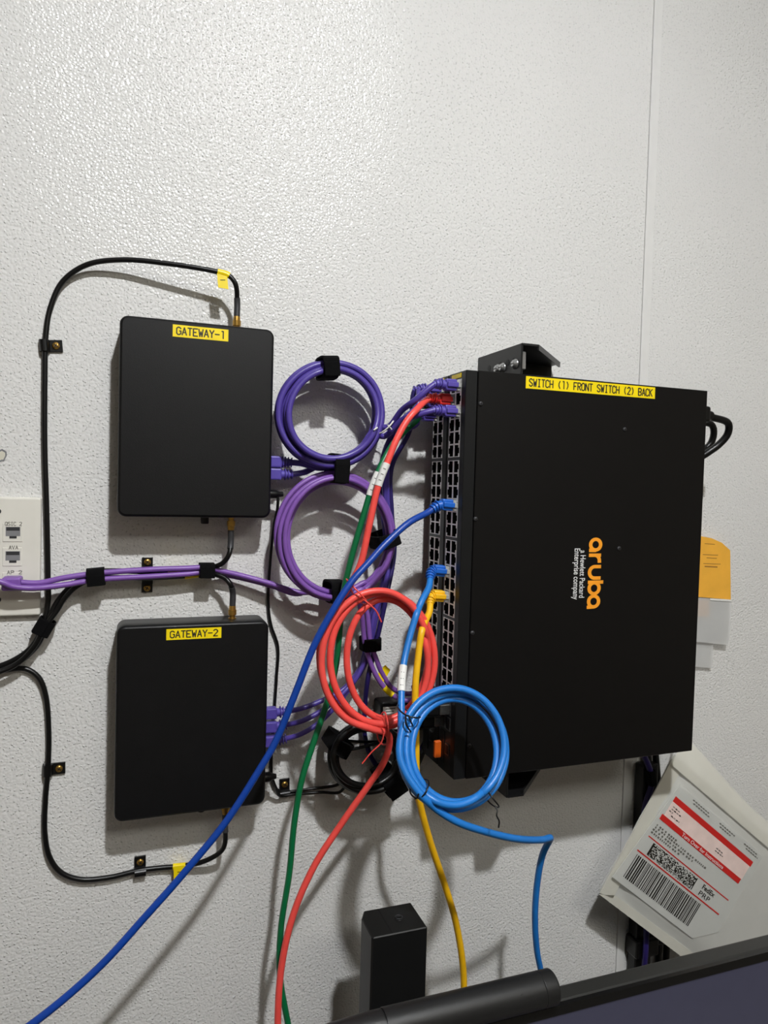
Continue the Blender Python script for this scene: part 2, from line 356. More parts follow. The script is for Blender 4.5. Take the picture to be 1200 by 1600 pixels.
def sleeve(t, path, a, b, r, mat, ink=None, name='wrap_label'):
    i, j = sorted((nearpx(path, *a), nearpx(path, *b)))
    o = t.part(name, MB().tube(path[i:j+1], r, 12), mat)
    if ink:
        m = MB(); seg = path[i:j+1]
        for k in range(2, len(seg)-2, 2):
            c = seg[k]; v = (CAM-c).normalized(); d = (seg[k+1]-seg[k-1]).normalized(); s = v.cross(d).normalized()
            q = c+v*(r+0.0001); m.add([q-s*r*0.35-d*0.0004, q+s*r*0.4-d*0.0004, q+s*r*0.4+d*0.0004, q-s*r*0.35+d*0.0004], [[0, 1, 2, 3]])
        t.part('print', m, ink, o)
    return o
def frame(c, ax):
    A = Vector(ax).normalized(); N = Vector((0, -1, 0)); N = (N-A*N.dot(A)).normalized(); return A, N, A.cross(N)
def axis_px(px, py, dx, dy, off): return (P(px+dx, py+dy, off)-P(px-dx, py-dy, off)).normalized()
def strap(label, px, py, off, dx, dy, wid, hb, hn, group='hook and loop straps'):
    c = P(px, py, off); A, N, B = frame(c, axis_px(px, py, dx, dy, off))
    n = 28; mb = MB(); vs = []
    for (u, k) in ((-1, 0.82), (-1, 1), (1, 1), (1, 0.82)):
        for i in range(n):
            a = 2*math.pi*i/n; ca, sa = math.cos(a), math.sin(a); e = 0.6
            x = hb*k*math.copysign(abs(ca)**e, ca); y = hn*k*math.copysign(abs(sa)**e, sa)
            wob = 1+0.03*math.sin(3*a+px)
            vs.append(c+A*(u*wid/2)+B*x*wob+N*y*wob)
    fs = [[(q*n+i), q*n+(i+1) % n, ((q+1) % 4)*n+(i+1) % n, ((q+1) % 4)*n+i] for q in range(4) for i in range(n)]
    mb.add(vs, fs, 0, False)
    t = Thing('hook_and_loop_strap', label, 'cable strap', c-Z*max(hb, hn), group)
    t.part('band', mb, 'velcro')
    mt = Matrix(((A.x, B.x, N.x, c.x), (A.y, B.y, N.y, c.y), (A.z, B.z, N.z, c.z), (0, 0, 0, 1)))
    t.part('overlap', MB().box((-wid*0.5, -hb*0.3, hn*0.985), (wid*0.5, hb*0.92, hn+0.0012), 0, 0.0005, 1, mt), 'velcro')
    return t
def tie(label, px, py, off, dx, dy, hb, hn, mat, tails, r=0.0008):
    c = P(px, py, off); A, N, B = frame(c, axis_px(px, py, dx, dy, off))
    n = 26; loop = [c+B*hb*math.cos(2*math.pi*i/n)+N*hn*math.sin(2*math.pi*i/n)+A*0.0012*math.sin(2*math.pi*i/n*2) for i in range(n+1)]
    t = Thing('twist_tie', label, 'twist tie', c-Z*max(hb, hn))
    t.part('loop', MB().tube(loop, r, 6), mat)
    for tl in tails:
        t.part('tail', MB().tube(spline([(q[0], q[1], q[2]) for q in tl], 0.0015), r, 6), mat)
    return t
screw_me = None
def screw_mesh(mat, rad=0.0034):
    mb = MB().lathe((0, 0, 0), -Y, [(0, rad), (0.0008, rad), (0.0016, rad*0.75), (0.0019, rad*0.4)], 16)
    s = mb.obj('screw', [mat, 'cav'])
    me = s.data; bpy.data.objects.remove(s)
    b = bmesh.new(); b.from_mesh(me)
    for a in (0, math.pi/2):
        r_ = bmesh.ops.create_cube(b, size=1.0)
        for v in r_['verts']:
            q = Vector((v.co.x*rad*1.2, v.co.y*0.0006-0.0018, v.co.z*rad*0.24)); q.rotate(Matrix.Rotation(a+0.5, 3, 'Y')); v.co = q
        for f in {f for v in r_['verts'] for f in v.link_faces}: f.material_index = 1
    b.to_mesh(me); b.free(); return me
BRASS = screw_mesh('gold', 0.0036); ZINC = screw_mesh('zinc', 0.0042); SMALL = screw_mesh('dgrey', 0.0026)

# ------------------------------------------------------------------ network switches
SX0, SZ1, SYF = 0.3386, 1.7264, -0.110
SWD, SHT, STK = 0.325, 0.4425, 0.0439
def port_mesh():
    b = bmesh.new(); a = 0.007; hz, hy = 0.0062, 0.0052
    o = [(-a, -a), (a, -a), (a, a), (-a, a)]                       # (y,z)
    i_ = [(-hy, -hz), (hy-0.0014, -hz), (hy-0.0014, -0.0031), (hy+0.0010, -0.0031), (hy+0.0010, 0.0031), (hy-0.0014, 0.0031), (hy-0.0014, hz), (-hy, hz)]
    ov = [b.verts.new((0, q[0], q[1])) for q in o]; iv = [b.verts.new((0, q[0], q[1])) for q in i_]
    eds = [b.edges.new((L[k], L[(k+1) % len(L)])) for L in (ov, iv) for k in range(len(L))]
    bmesh.ops.triangle_fill(b, use_beauty=True, use_dissolve=False, edges=eds, normal=(-1, 0, 0))
    # lip: outer wall
    ob = [b.verts.new((0.0135, q[0], q[1])) for q in o]
    for k in range(4): b.faces.new((ov[k], ov[(k+1) % 4], ob[(k+1) % 4], ob[k]))
    ib = [b.verts.new((0.0125, q[0], q[1])) for q in i_]; n = len(iv)
    for k in range(n): b.faces.new((iv[k], ib[k], ib[(k+1) % n], iv[(k+1) % n])).material_index = 1
    b.faces.new(ib).material_index = 1
    for k in range(4):                                             # contacts
        r_ = bmesh.ops.create_cube(b, size=1.0)
        for v in r_['verts']: v.co = Vector((v.co.x*0.006+0.0085, v.co.y*0.0006-hy+0.0008, v.co.z*0.0006+(k-1.5)*0.0022))
        for f in {f for v in r_['verts'] for f in v.link_faces}: f.material_index = 2
    bmesh.ops.recalc_face_normals(b, faces=[f for f in b.faces if f.material_index != 1])
    me = bpy.data.meshes.new('port'); b.to_mesh(me); b.free()
    for m in ('silver', 'cav', 'contact'): me.materials.append(M[m])
    return me
PORT = port_mesh()
def sfp_mesh():
    b = bmesh.new(); hy, hz = 0.0062, 0.0074
    o = [(-hy, -hz), (hy, -hz), (hy, hz), (-hy, hz)]; i_ = [(q[0]*0.82, q[1]*0.86) for q in o]
    ov = [b.verts.new((0, *q)) for q in o]; iv = [b.verts.new((0, *q)) for q in i_]; ib = [b.verts.new((0.012, *q)) for q in i_]; ob = [b.verts.new((0.013, *q)) for q in o]
    for k in range(4):
        j = (k+1) % 4
        b.faces.new((ov[k], ov[j], iv[j], iv[k])); b.faces.new((ov[k], ob[k], ob[j], ov[j])); b.faces.new((iv[k], iv[j], ib[j], ib[k])).material_index = 1
    b.faces.new(ib).material_index = 1
    me = bpy.data.meshes.new('sfp_cage'); b.to_mesh(me); b.free()
    for m in ('steel', 'cav'): me.materials.append(M[m])
    return me
SFP = sfp_mesh()
GZ = [SZ1-0.0085-0.0875*g for g in range(4)]     # top of each port group
PY = (0.0180, 0.0320)                            # port columns: distance behind the front plane of a switch
def row_z(g, k): return GZ[g]-0.007-0.014*k
def make_switch(yf, label, front):
    t = Thing('network_switch', label, 'network switch', (SX0+SWD/2, yf+STK/2, SZ1-SHT), 'stacked rack switches on the wall brackets')
    x0, x1, z1, z0, yb = SX0, SX0+SWD, SZ1, SZ1-SHT, yf+STK
    fr, rr = 0.011, 0.0389                       # front rail / rear rail (port block spans fr..rr behind yf)
    ch = MB().box((x0+0.0145, yf, z0), (x1, yb-0.0004, z1), 0, 0.0007, 1)
    body = t.part('chassis', ch, 'sw')
    fp = MB().box((x0, yf+0.0003, z0+0.0006), (x0+0.0138, yf+fr, z1-0.0006), 0, 0.0007, 1)
    b = t.part('bezel', fp, 'bez')
    pl = MB().box((x0+0.0006, yf+rr, z0+0.0006), (x0+0.0142, yb-0.0008, z1-0.0006))
    pl.box((x0+0.0006, yf+fr, GZ[0]), (x0+0.0142, yf+rr, z1-0.0006))
    for g in range(3): pl.box((x0+0.0006, yf+fr, GZ[g+1]), (x0+0.0142, yf+rr, GZ[g]-0.084))
    zb = GZ[3]-0.084
    pl.box((x0+0.0006, yf+fr, z0+0.0006), (x0+0.0142, yf+rr, zb))
    t.part('faceplate', pl, 'plate')
    for g in range(4):
        for k in range(6):
            for c in range(2):
                t.inst('port', PORT, (x0, yf+PY[c], row_z(g, k)), (math.pi if c == 0 else 0, 0, 0))
    for k in range(4):                           # uplink cages, status lamp window
        t.inst('uplink_cage', SFP, (x0-0.0006, yf+(0.019 if k % 2 == 0 else 0.0325), zb-0.014-0.017*(k//2)))
    t.part('console_jack', MB().box((x0-0.0004, yf+0.014, zb-0.066), (x0+0.001, yf+0.024, zb-0.054), 0).box((x0-0.0008, yf+0.0155, zb-0.0645), (x0-0.0003, yf+0.0225, zb-0.0555), 1), ['steel', 'cav'])
    t.part('status_panel', MB().box((x0-0.0003, yf+0.027, zb-0.078), (x0+0.001, yf+0.037, zb-0.042), 0), 'bez')
    t.part('status_lamp', MB().lathe((x0+0.0002, yf+0.0065, zb-0.0015), -X, [(0, 0.0011), (0.0006, 0.001)], 8), 'led', label='small glowing green status lamp')
    t.part('name_strip', MB().box((x0-0.0002, yf+0.013, z1-0.0069), (x0+0.001, yf+0.036, z1-0.0022)), 'tape', label='yellow name strip at the end of the port face')
    if front:
        pts = [(751, 631), (743, 811), (738, 989), (733, 1165), (976, 671), (967, 857)]
        for q in pts:
            c = P(q[0], q[1], -yf); t.inst('screw', SMALL, (c.x, yf+0.0003, c.z))
    return t, body
sw1, body1 = make_switch(SYF, 'black rack switch nearer the room, with orange logo and yellow name tape', True)
sw2, body2 = make_switch(SYF+0.0446, 'black rack switch sandwiched between the wall and the switch with the logo', False)
# orange latch and labels on the front switch
sw1.part('orange_latch', MB().box((SX0-0.009, -0.0790, SZ1-SHT+0.014), (SX0-0.0010, -0.0740, SZ1-SHT+0.033), 0, 0.001, 1), 'otab', label='bright orange transceiver latch')
def on_front(px, py, e=0.0003): return P(px, py, -SYF+e)
a, b_, c_, d_ = on_front(822, 590), on_front(1024, 603), on_front(1024, 622), on_front(822, 608)
lw = b_.x-a.x; zt = (a.z+b_.z)/2; zl = (c_.z+d_.z)/2
tp = sw1.part('name_tape', MB().box((a.x, SYF-0.0003, zl), (b_.x, SYF+0.0002, zt)), 'tape', label='yellow name tape with black lettering')
sw1.part('lettering', stroke_text('SWITCH (1) FRONT SWITCH (2) BACK', (a.x+lw*0.025, SYF-0.0003, zl+(zt-zl)*0.2), X, Z, lw*0.95, (zt-zl)*0.60), 'ink', tp)
# logo: rounded letters drawn with thick strokes; reads downwards, letter tops to the right
lg0 = on_front(916, 840); lg1 = on_front(916, 952); lgh = (lg0.z-lg1.z)
lgx = on_front(919, 896).x; xh = on_front(939, 896).x-lgx
def logo():
    mb = MB(); k = lgh/5.62; cnt = [0]
    def stroke(pts, wd):
        n = len(pts); vs = []
        for i in range(n):
            q0 = pts[max(i-1, 0)]; q1 = pts[min(i+1, n-1)]; tx, ty = q1[0]-q0[0], q1[1]-q0[1]; L = math.hypot(tx, ty) or 1
            nx, ny = -ty/L*wd/2, tx/L*wd/2
            for s in (1, -1): vs.append((pts[i][0]+nx*s, pts[i][1]+ny*s))
        cnt[0] += 1
        W3 = [Vector((lgx+v*xh, SYF-0.0003-0.00002*cnt[0], lg0.z-u*k)) for u, v in vs]
        mb.add(W3, [[2*i, 2*i+1, 2*i+3, 2*i+2] for i in range(n-1)])
    def arc(cx, cy, rx, ry, a0, a1, n=24): return [(cx+rx*math.cos(math.radians(a0+(a1-a0)*i/n)), cy+ry*math.sin(math.radians(a0+(a1-a0)*i/n))) for i in range(n+1)]
    W = 0.27
    stroke(arc(0.55, 0.5, 0.42, 0.39, 0, 360), W); stroke([(1.0, 0.55), (1.0, 0.0)], W)                       # a
    stroke([(1.38, 0.0), (1.38, 0.95)], W); stroke([(1.38, 0.4)]+arc(1.80, 0.45, 0.42, 0.38, 180, 90, 10)+[(1.98, 0.84)], W)   # r
    stroke([(2.28, 0.98), (2.28, 0.5)]+arc(2.73, 0.5, 0.45, 0.4, 180, 360, 16)+[(3.18, 0.98)], W)              # u
    stroke([(3.5, 0.0), (3.5, 1.2)], W); stroke(arc(3.98, 0.5, 0.43, 0.39, 0, 360), W)                         # b
    stroke(arc(5.02, 0.5, 0.43, 0.39, 0, 360), W); stroke([(5.45, 0.55), (5.47, -0.02)], W)                     # a
    return mb
sw1.part('logo', logo(), 'orange', label='orange rounded lower-case logo lettering')
s0 = on_front(907, 860); s1 = on_front(905, 934); e0 = on_front(895, 857); e1 = on_front(893, 937)
tm = text_mb('a Hewlett Packard', (s0.x, SYF-0.0003, s0.z), -Z, X, s0.z-s1.z, on_front(914, 900).x-s0.x, bold=0.012)
text_mb('Enterprise company', (e0.x, SYF-0.0003, e0.z), -Z, X, e0.z-e1.z, on_front(905, 900).x-e0.x, bold=0.012, mb=tm)
sw1.part('lettering', tm, 'wprint')

# wall brackets holding the switches
def bracket(zs, zt, sgn, label):
    """zs: height at the switch edge, zt: height of the outer gusset plate"""
    xl = 0.4078; th = 0.0022
    t = Thing('rack_bracket', label, 'bracket', (xl+0.05, 0, min(zs, zt)), 'wall brackets carrying the switches')
    lo, hi = sorted((zs-sgn*0.0, zt))
    fl = MB()
    # flange facing the port side, with holes cut as dark discs
    fl.box((xl, -0.104, lo), (xl+th, -0.0005, hi), 0, 0.0006, 1)
    t.part('flange', fl, 'blackm')
    gp = [(xl+th, -0.104), (xl+0.022, -0.104), (xl+0.104, -0.022), (xl+0.104, -0.0005), (xl+th, -0.0005)]
    z0 = zt-sgn*th
    t.part('gusset', MB().prism(gp, X, Y, Z*(sgn*th), origin=Z*z0), 'blackm')
    t.part('wall_plate', MB().box((xl+th, -0.0027, lo), (xl+0.104, -0.0003, hi-0.0 if sgn > 0 else hi)), 'blackm')
    t.part('lip', MB().prism([(xl+0.022, -0.104), (xl+0.104, -0.022), (xl+0.1025, -0.0205), (xl+0.0205, -0.1025)], X, Y, Z*(-sgn*0.004), origin=Z*(z0)), 'blackm')
    zc = (lo+hi)/2
    for yy in (-0.030, -0.058, -0.074, -0.088):
        t.part('hole', MB().lathe((xl-0.0003, yy, zc), X, [(0, 0.0038), (0.0002, 0.0038)], 14), 'cav')
    for yy in (-0.052, -0.064, -0.092):
        m = MB().lathe((xl, yy, zc-0.004*sgn), -X, [(0, 0.0058), (0.0012, 0.0058), (0.0018, 0.0045), (0.0036, 0.0042), (0.0045, 0.003)], 16)
        m.box((xl-0.0047, yy-0.003, zc-0.004*sgn-0.0005), (xl-0.0043, yy+0.003, zc-0.004*sgn+0.0005), 1)
        t.part('screw', m, ['zinc', 'cav'])
    if sgn > 0: m = MB().box((xl+0.0022, -0.101, zc-0.011), (xl+0.008, -0.089, zc+0.009), 0, 0.001, 1)
    if sgn > 0: t.part('cage_nut', m, 'zinc')
    ear = MB().box((xl-0.012 + 0.02, -0.0955, lo if sgn > 0 else hi-0.0024), (xl+0.115, -0.0245, lo+0.0024 if sgn > 0 else hi))
    t.part('ear', ear, 'blackm')
    return t
bracket(SZ1+0.0003, 1.7615, 1, 'black steel bracket with bolts rising above the stacked switches')
bracket(SZ1-SHT-0.0003, 1.2535, -1, 'black steel bracket sticking out below the stacked switches')

# ------------------------------------------------------------------ gateways
GYF = -0.044
def rrect(x0, x1, z0, z1, r, n=6):
    out = []
    for (cx, cz, a0) in ((x1-r, z1-r, 0), (x0+r, z1-r, 90), (x0+r, z0+r, 180), (x1-r, z0+r, 270)):
        for k in range(n+1):
            a = math.radians(a0+90*k/n); out.append((cx+r*math.cos(a), cz+r*math.sin(a)))
    return out
def sma(t, c, ax, parent=None):
    m = MB().lathe(c, ax, [(-0.001, 0.0042), (0.0012, 0.0042), (0.0012, 0.003), (0.004, 0.003), (0.004, 0.0041), (0.0042, 0.0044), (0.0095, 0.0044), (0.0098, 0.0038), (0.012, 0.0036), (0.014, 0.0034)], 6 if False else 14, smooth=False)
    return t.part('coax_connector', m, 'gold', label='gold threaded connector')
def gateway(TL, TR, BL, BR, lab, label, lq):
    q = [P(*k, -GYF) for k in (TL, TR, BL, BR)]
    x0, x1 = (q[0].x+q[2].x)/2, (q[1].x+q[3].x)/2; z1, z0 = (q[0].z+q[1].z)/2, (q[2].z+q[3].z)/2
    t = Thing('gateway_box', label, 'gateway', ((x0+x1)/2, -0.001, z0), 'gateway boxes on the wall')
    mb = MB(); lay = [(GYF+0.050, 0.004), (GYF+0.0515, 0.0025), (GYF+0.0034, 0.0), (GYF+0.0012, 0.0006), (GYF, 0.0024)]
    lay = [(-0.004, 0.0035), (-0.007, 0.0), (GYF+0.0032, 0.0), (GYF+0.0010, 0.0007), (GYF, 0.0026)]
    loops = [[Vector((a, y, c)) for a, c in rrect(x0+i, x1-i, z0+i, z1-i, 0.0085-i)] for y, i in lay]; n = len(loops[0])
    mb.add([v for L in loops for v in L], [[i*n+k, i*n+(k+1) % n, (i+1)*n+(k+1) % n, (i+1)*n+k] for i in range(len(loops)-1) for k in range(n)], 0, True)
    mb.add(loops[-1], [list(range(n))]); mb.add(loops[0], [list(range(n))[::-1]])
    body = t.part('case', mb, 'gw')
    fb = MB().box((x0+0.02, -0.0045, z0+0.02), (x1-0.02, -0.0004, z1-0.02), 0, 0.001, 1)
    t.part('mounting_plate', fb, 'gw_dark')
    # yellow name tape
    A, B, C = P(*lq[0], -GYF), P(*lq[1], -GYF), P(*lq[2], -GYF)
    ht = A.z-C.z; zm = (A.z+B.z)/2
    tp = t.part('name_tape', MB().box((A.x, GYF-0.0003, zm-ht), (B.x, GYF+0.0003, zm)), 'tape', label='yellow name tape with black lettering')
    wd = B.x-A.x
    t.part('lettering', stroke_text(lab, (A.x+wd*0.07, GYF-0.0003, zm-ht*0.80), X, Z, wd*0.86, ht*0.60, 0.17), 'ink', tp)
    return t, x0, x1, z0, z1
g1, g1x0, g1x1, g1z0, g1z1 = gateway((187, 490), (431, 516), (183, 806), (421, 811), 'GATEWAY-1', 'black square gateway box with yellow tape marked one, above its twin', ((270, 507), (357, 515), (270, 526)))
g2, g2x0, g2x1, g2z0, g2z1 = gateway((183, 983), (422, 966), (177, 1288), (413, 1256), 'GATEWAY-2', 'black square gateway box with yellow tape marked two, below its twin', ((260, 984), (346, 979), (260, 1001)))
GC = 0.024   # connectors' distance from the wall
def gx(px, py): return P(px, py, GC).x
for (t, z0, z1, xt, xb, xk, zr) in ((g1, g1z0, g1z1, gx(370, 500), gx(361, 820), gx(320, 815), ()), (g2, g2z0, g2z1, gx(363, 960), gx(352, 1275), gx(314, 1275), ())):
    sma(t, Vector((xt, -GC, z1)), Z); sma(t, Vector((xb, -GC, z0)), -Z)
    t.part('button', MB().lathe((xk, -GC, z0+0.001), -Z, [(0, 0.0042), (0.0075, 0.0042), (0.0085, 0.0036)], 14), 'gw_dark')

# ------------------------------------------------------------------ cables
DESK = 0.78
def spt(x, y, z): return ('w', x, y, z)
def swpt(yf, col, g, k, dx=-0.004): return spt(SX0+dx, yf+PY[col], row_z(g, k))
YF1, YF2 = SYF, SYF+0.0446
def lead(yf, col, g, k):
    return [swpt(yf, col, g, k, -0.004), swpt(yf, col, g, k, -0.018), swpt(yf, col, g, k, -0.027)]
PR = 0.0034
# -- purple patch cables: front switch -> upper coil -> first gateway
t, pa = cable('patch_cable', 'purple patch cable from topmost port of the logo switch into the upper coil', 'cable',
    lead(YF1, 0, 0, 0)+[(648, 626, 0.086), (628, 641, 0.068), (606, 668, 0.050)] +
    ring(517, 647, 15, 1165, [(80, 79, 0.047, 0, 0), (83, 79, 0.041, 1, 0), (79, 82, 0.049, 0, -1), (74, 75, 0.036, 1, 1), (82, 81, 0.032, -1, 1), (83, 82, 0.026, -1, 1), (79, 81, 0.022, 0, 0)]) +
    [(497, 731, 0.026), (470, 724, 0.030), spt(g1x1+0.022, -0.024, P(440, 722, 0.024).z), spt(g1x1+0.0012, -0.024, P(440, 722, 0.024).z)], PR, 'purple', 'purple patch cables', (0, -1), 'purple_p')
t, pb = cable('patch_cable', 'purple patch cable from the third port of the logo switch into the upper coil', 'cable',
    lead(YF1, 0, 0, 2)+[(648, 650, 0.084), (630, 655, 0.066), (600, 682, 0.046)] +
    ring(518, 646, 25, 1160, [(71, 70, 0.052, 0, 0), (69, 71, 0.044, -1, 1), (73, 72, 0.053, 0, -1), (66, 68, 0.046, 1, 0), (66, 70, 0.037, 2, 0), (72, 72, 0.029, 0, 1), (71, 74, 0.025, 0, 2)]) +
    [(500, 727, 0.024), (475, 738, 0.026), spt(g1x1+0.022, -0.024, P(440, 741, 0.024).z), spt(g1x1+0.0012, -0.024, P(440, 741, 0.024).z)], PR, 'purple', 'purple patch cables', (0, -1), 'purple_p')
# -- purple cables: rear switch -> down past both coils -> second gateway
for i, (row, dx, ty, lb) in enumerate(((0, 0, 1113, 'first'), (1, 9, 1134, 'middle'), (2, 5, 1156, 'last'))):
    zz = P(430, ty, 0.024).z
    of = (0.020, 0.020, 0.0275)[i]
    cable('patch_cable', 'purple patch cable from the rear switch hanging to the %s port of the second gateway' % lb, 'cable',
        lead(YF2, 0 if i < 2 else 1, 0, row)+[(652, 634+14*i, 0.056-0.004*i), (625, 660+9*i, 0.046-0.005*i), (598+dx, 716, 0.016+0.006*i), (597+dx, 790, 0.012+0.004*i), (603+dx, 850, of-0.006), (598+dx, 910, of),
        (580+dx, 960, of), (573+dx*0.8, 1004, of), (562+dx*0.5, 1045, of+0.001), (535, 1078+6*i, 0.025+0.002*i), (500, 1096+16*i, 0.029), (470, 1107+20*i, 0.030),
        spt(g2x1+0.022, -0.024, zz), spt(g2x1+0.0012, -0.024, zz)], 0.0029, 'purple', 'purple patch cables', (0, -1), 'purple_p')
cable('patch_cable', 'dark purple cable hanging from the lower strap down behind the black coil', 'cable',
    lead(YF2, 1, 0, 0)+[(640, 672, 0.030), (612, 730, 0.014), (612, 800, 0.012), (616, 860, 0.018), (604, 930, 0.030), (588, 1004, 0.0275), (575, 1060, 0.028), (570, 1104, 0.016), (570, 1150, 0.012), (584, 1190, 0.012), (612, 1215, 0.014), (640, 1200, 0.014), spt(0.37, -0.012, 1.33), spt(0.42, -0.010, 1.36)], 0.0029, 'dpurple', 'purple patch cables', (0,), 'purple_p')
# -- violet cables from the wall plate: lower coil, tagged ends at the rear switch
VR = 0.0029
V1 = [(20, 909, 0.022), (60, 911, 0.022), (100, 903, 0.021), (150, 896, 0.0195), (230, 890, 0.0195), (290, 888, 0.0195), (323, 887, 0.0195), (345, 892, 0.018), (372, 898, 0.018), (420, 911, 0.022), (465, 925, 0.026)]
V2 = [spt(-0.262, -0.006, DESK+0.006), spt(-0.260, -0.006, 1.1), spt(-0.252, -0.006, 1.36), spt(-0.225, -0.010, 1.46), (-110, 912, 0.018), (0, 909, 0.0305), (18, 916, 0.0285), (50, 919, 0.024), (100, 914, 0.022), (150, 906, 0.0195), (230, 901, 0.0195), (290, 897, 0.0195), (323, 894, 0.0195), (345, 897, 0.0115), (372, 902, 0.0115), (420, 914, 0.0150), (465, 928, 0.0185)]
ja = spt(P(12, 903, 0.012).x+0.003, -0.0225, P(20, 908, 0.022).z)
t, v1 = cable('network_cable', 'violet cable plugged into the ivory wall plate and wound into the lower coil', 'cable',
    V1 + ring(521, 838, 112, -1020, [(94, 95, 0.030, 1, 0), (92, 99, 0.036, 1, 0), (90, 97, 0.042, 2, -1), (84, 92, 0.046, 5, -1), (92, 98, 0.049, 2, 0), (79, 92, 0.053, 6, 1), (86, 96, 0.050, 4, 0)]) +
    [(562, 938, 0.045), (566, 965, 0.040), (570, 1004, 0.0355), (577, 1030, 0.036), (588, 1056, 0.037), (606, 1080, 0.040), (630, 1094, 0.046), (655, 1090, 0.050), (672, 1080, 0.050), spt(SX0-0.018, YF2+0.0325, GZ[3]-0.084-0.005), spt(SX0-0.0055, YF2+0.0325, GZ[3]-0.084-0.005)], VR, 'violet', 'violet cables of the lower coil', (), None)
sleeve(t, v1, (600, 1073), (613, 1085), VR*1.18, 'tape', None, 'yellow_wrap')
plug_pts = v1
t2, v2 = cable('network_cable', 'violet cable from beyond the wall plate, wound with its twin into the lower coil', 'cable',
    V2 + ring(521, 838, 112, -665, [(89, 88, 0.023, 2, 0), (81, 86, 0.029, 3, 1), (84, 89, 0.034, 3, 0), (76, 86, 0.040, 6, 0), (80, 88, 0.038, 5, 0)]) +
    [(566, 928, 0.036), (574, 960, 0.034), (579, 1004, 0.0355), (588, 1030, 0.037), (597, 1052, 0.036), (614, 1076, 0.034), (640, 1084, 0.036), (662, 1074, 0.040), spt(SX0-0.018, YF2+0.019, GZ[3]-0.084-0.005+0.004), spt(SX0-0.0055, YF2+0.019, GZ[3]-0.084-0.005)], VR, 'violet', 'violet cables of the lower coil', (), None)
fa = [P(q[0], q[1], 0.037) for q in ((589, 1055), (602, 1039), (610, 1047), (599, 1066))]
t2.part('flag', MB().add(fa+[q+Vector((0, 0.0006, 0)) for q in fa], [[0, 1, 2, 3], [7, 6, 5, 4], [0, 4, 5, 1], [1, 5, 6, 2], [2, 6, 7, 3], [3, 7, 4, 0]]), 'tape', label='yellow tape flag')
# plug of the first violet cable, hanging in the wall plate jack
def jackplug(t, px, py):
    c = P(px, py, 0.016)
    t.part('connector', MB().box((c.x-0.0085, -0.028, c.z-0.0075), (c.x+0.0085, -0.0095, c.z+0.0055), 0, 0.002), 'violet')
jackplug(t, 20, 909)

# -- red
t, pr = cable('patch_cable', 'red patch cable from the second port of the logo switch wound into the red coil', 'cable',
    lead(YF1, 1, 0, 1)+[(648, 643, 0.094), (634, 660, 0.096), (618, 690, 0.098), (606, 720, 0.099), (592, 755, 0.099), (577, 820, 0.098), (562, 885, 0.096), (540, 925, 0.095)] +
    ring(590, 1026, 222, -985, [(91, 108, 0.095, 0, 0), (90, 111, 0.097, 1, 0), (79, 102, 0.104, 4, 4), (77, 101, 0.105, 5, 4), (60, 94, 0.096, 11, 4), (60, 92, 0.094, 13, 5), (84, 107, 0.106, 2, 4), (90, 112, 0.112, -3, 1)]) +
    [(606, 1147, 0.106), (608, 1166, 0.098), (598, 1194, 0.090), (575, 1228, 0.085), (535, 1285, 0.080), (490, 1355, 0.078), (458, 1430, 0.078), (440, 1510, 0.080), (434, 1600, 0.085), (440, 1720, 0.09), spt(0.16, -0.13, DESK+0.05), spt(0.12, -0.16, DESK+0.004), spt(0.02, -0.18, DESK+0.004)], 0.0036, 'red', None, (0,), 'red_p')
sleeve(t, pr, (600, 723), (588, 757), 0.0041, 'white', 'gprint')
# -- green
t, pg = cable('patch_cable', 'green patch cable with white wrap label hanging down past the coils', 'cable',
    lead(YF2, 1, 0, 1)+[(655, 650, 0.052), (634, 672, 0.064), (614, 694, 0.078), (598, 722, 0.084), (583, 757, 0.087), (566, 812, 0.086), (549, 872, 0.082), (536, 930, 0.076), (529, 1004, 0.072), (524, 1045, 0.070), (511, 1097, 0.072), (490, 1160, 0.074), (472, 1217, 0.074), (460, 1285, 0.072), (452, 1365, 0.070), (439, 1450, 0.068), (437, 1520, 0.068), (450, 1600, 0.070), (470, 1700, 0.075), spt(0.19, -0.10, DESK+0.06), spt(0.16, -0.07, DESK+0.004), spt(0.06, -0.06, DESK+0.004)], 0.0033, 'green', None, (0,), 'green')
sleeve(t, pg, (588, 739), (577, 772), 0.0038, 'white', 'gprint')
# -- dark blue
t, pq = cable('patch_cable', 'long dark blue patch cable sweeping down across the second gateway', 'cable',
    lead(YF1, 0, 1, 3)[:2]+[(668, 801, 0.094), (640, 816, 0.100), (604, 848, 0.106), (575, 880, 0.110), (550, 908, 0.113), (526, 944, 0.115), (493, 1004, 0.115), (460, 1087, 0.114), (430, 1160, 0.112), (402, 1208, 0.112), (353, 1284, 0.112), (291, 1360, 0.113), (230, 1429, 0.115), (153, 1513, 0.118), (50, 1600, 0.122), (-90, 1690, 0.126), (-260, 1790, 0.13), spt(-0.36, -0.16, DESK+0.02), spt(-0.42, -0.22, DESK+0.004), spt(-0.48, -0.30, DESK+0.004)], 0.0036, 'blue', None, (0,), 'blue_p')
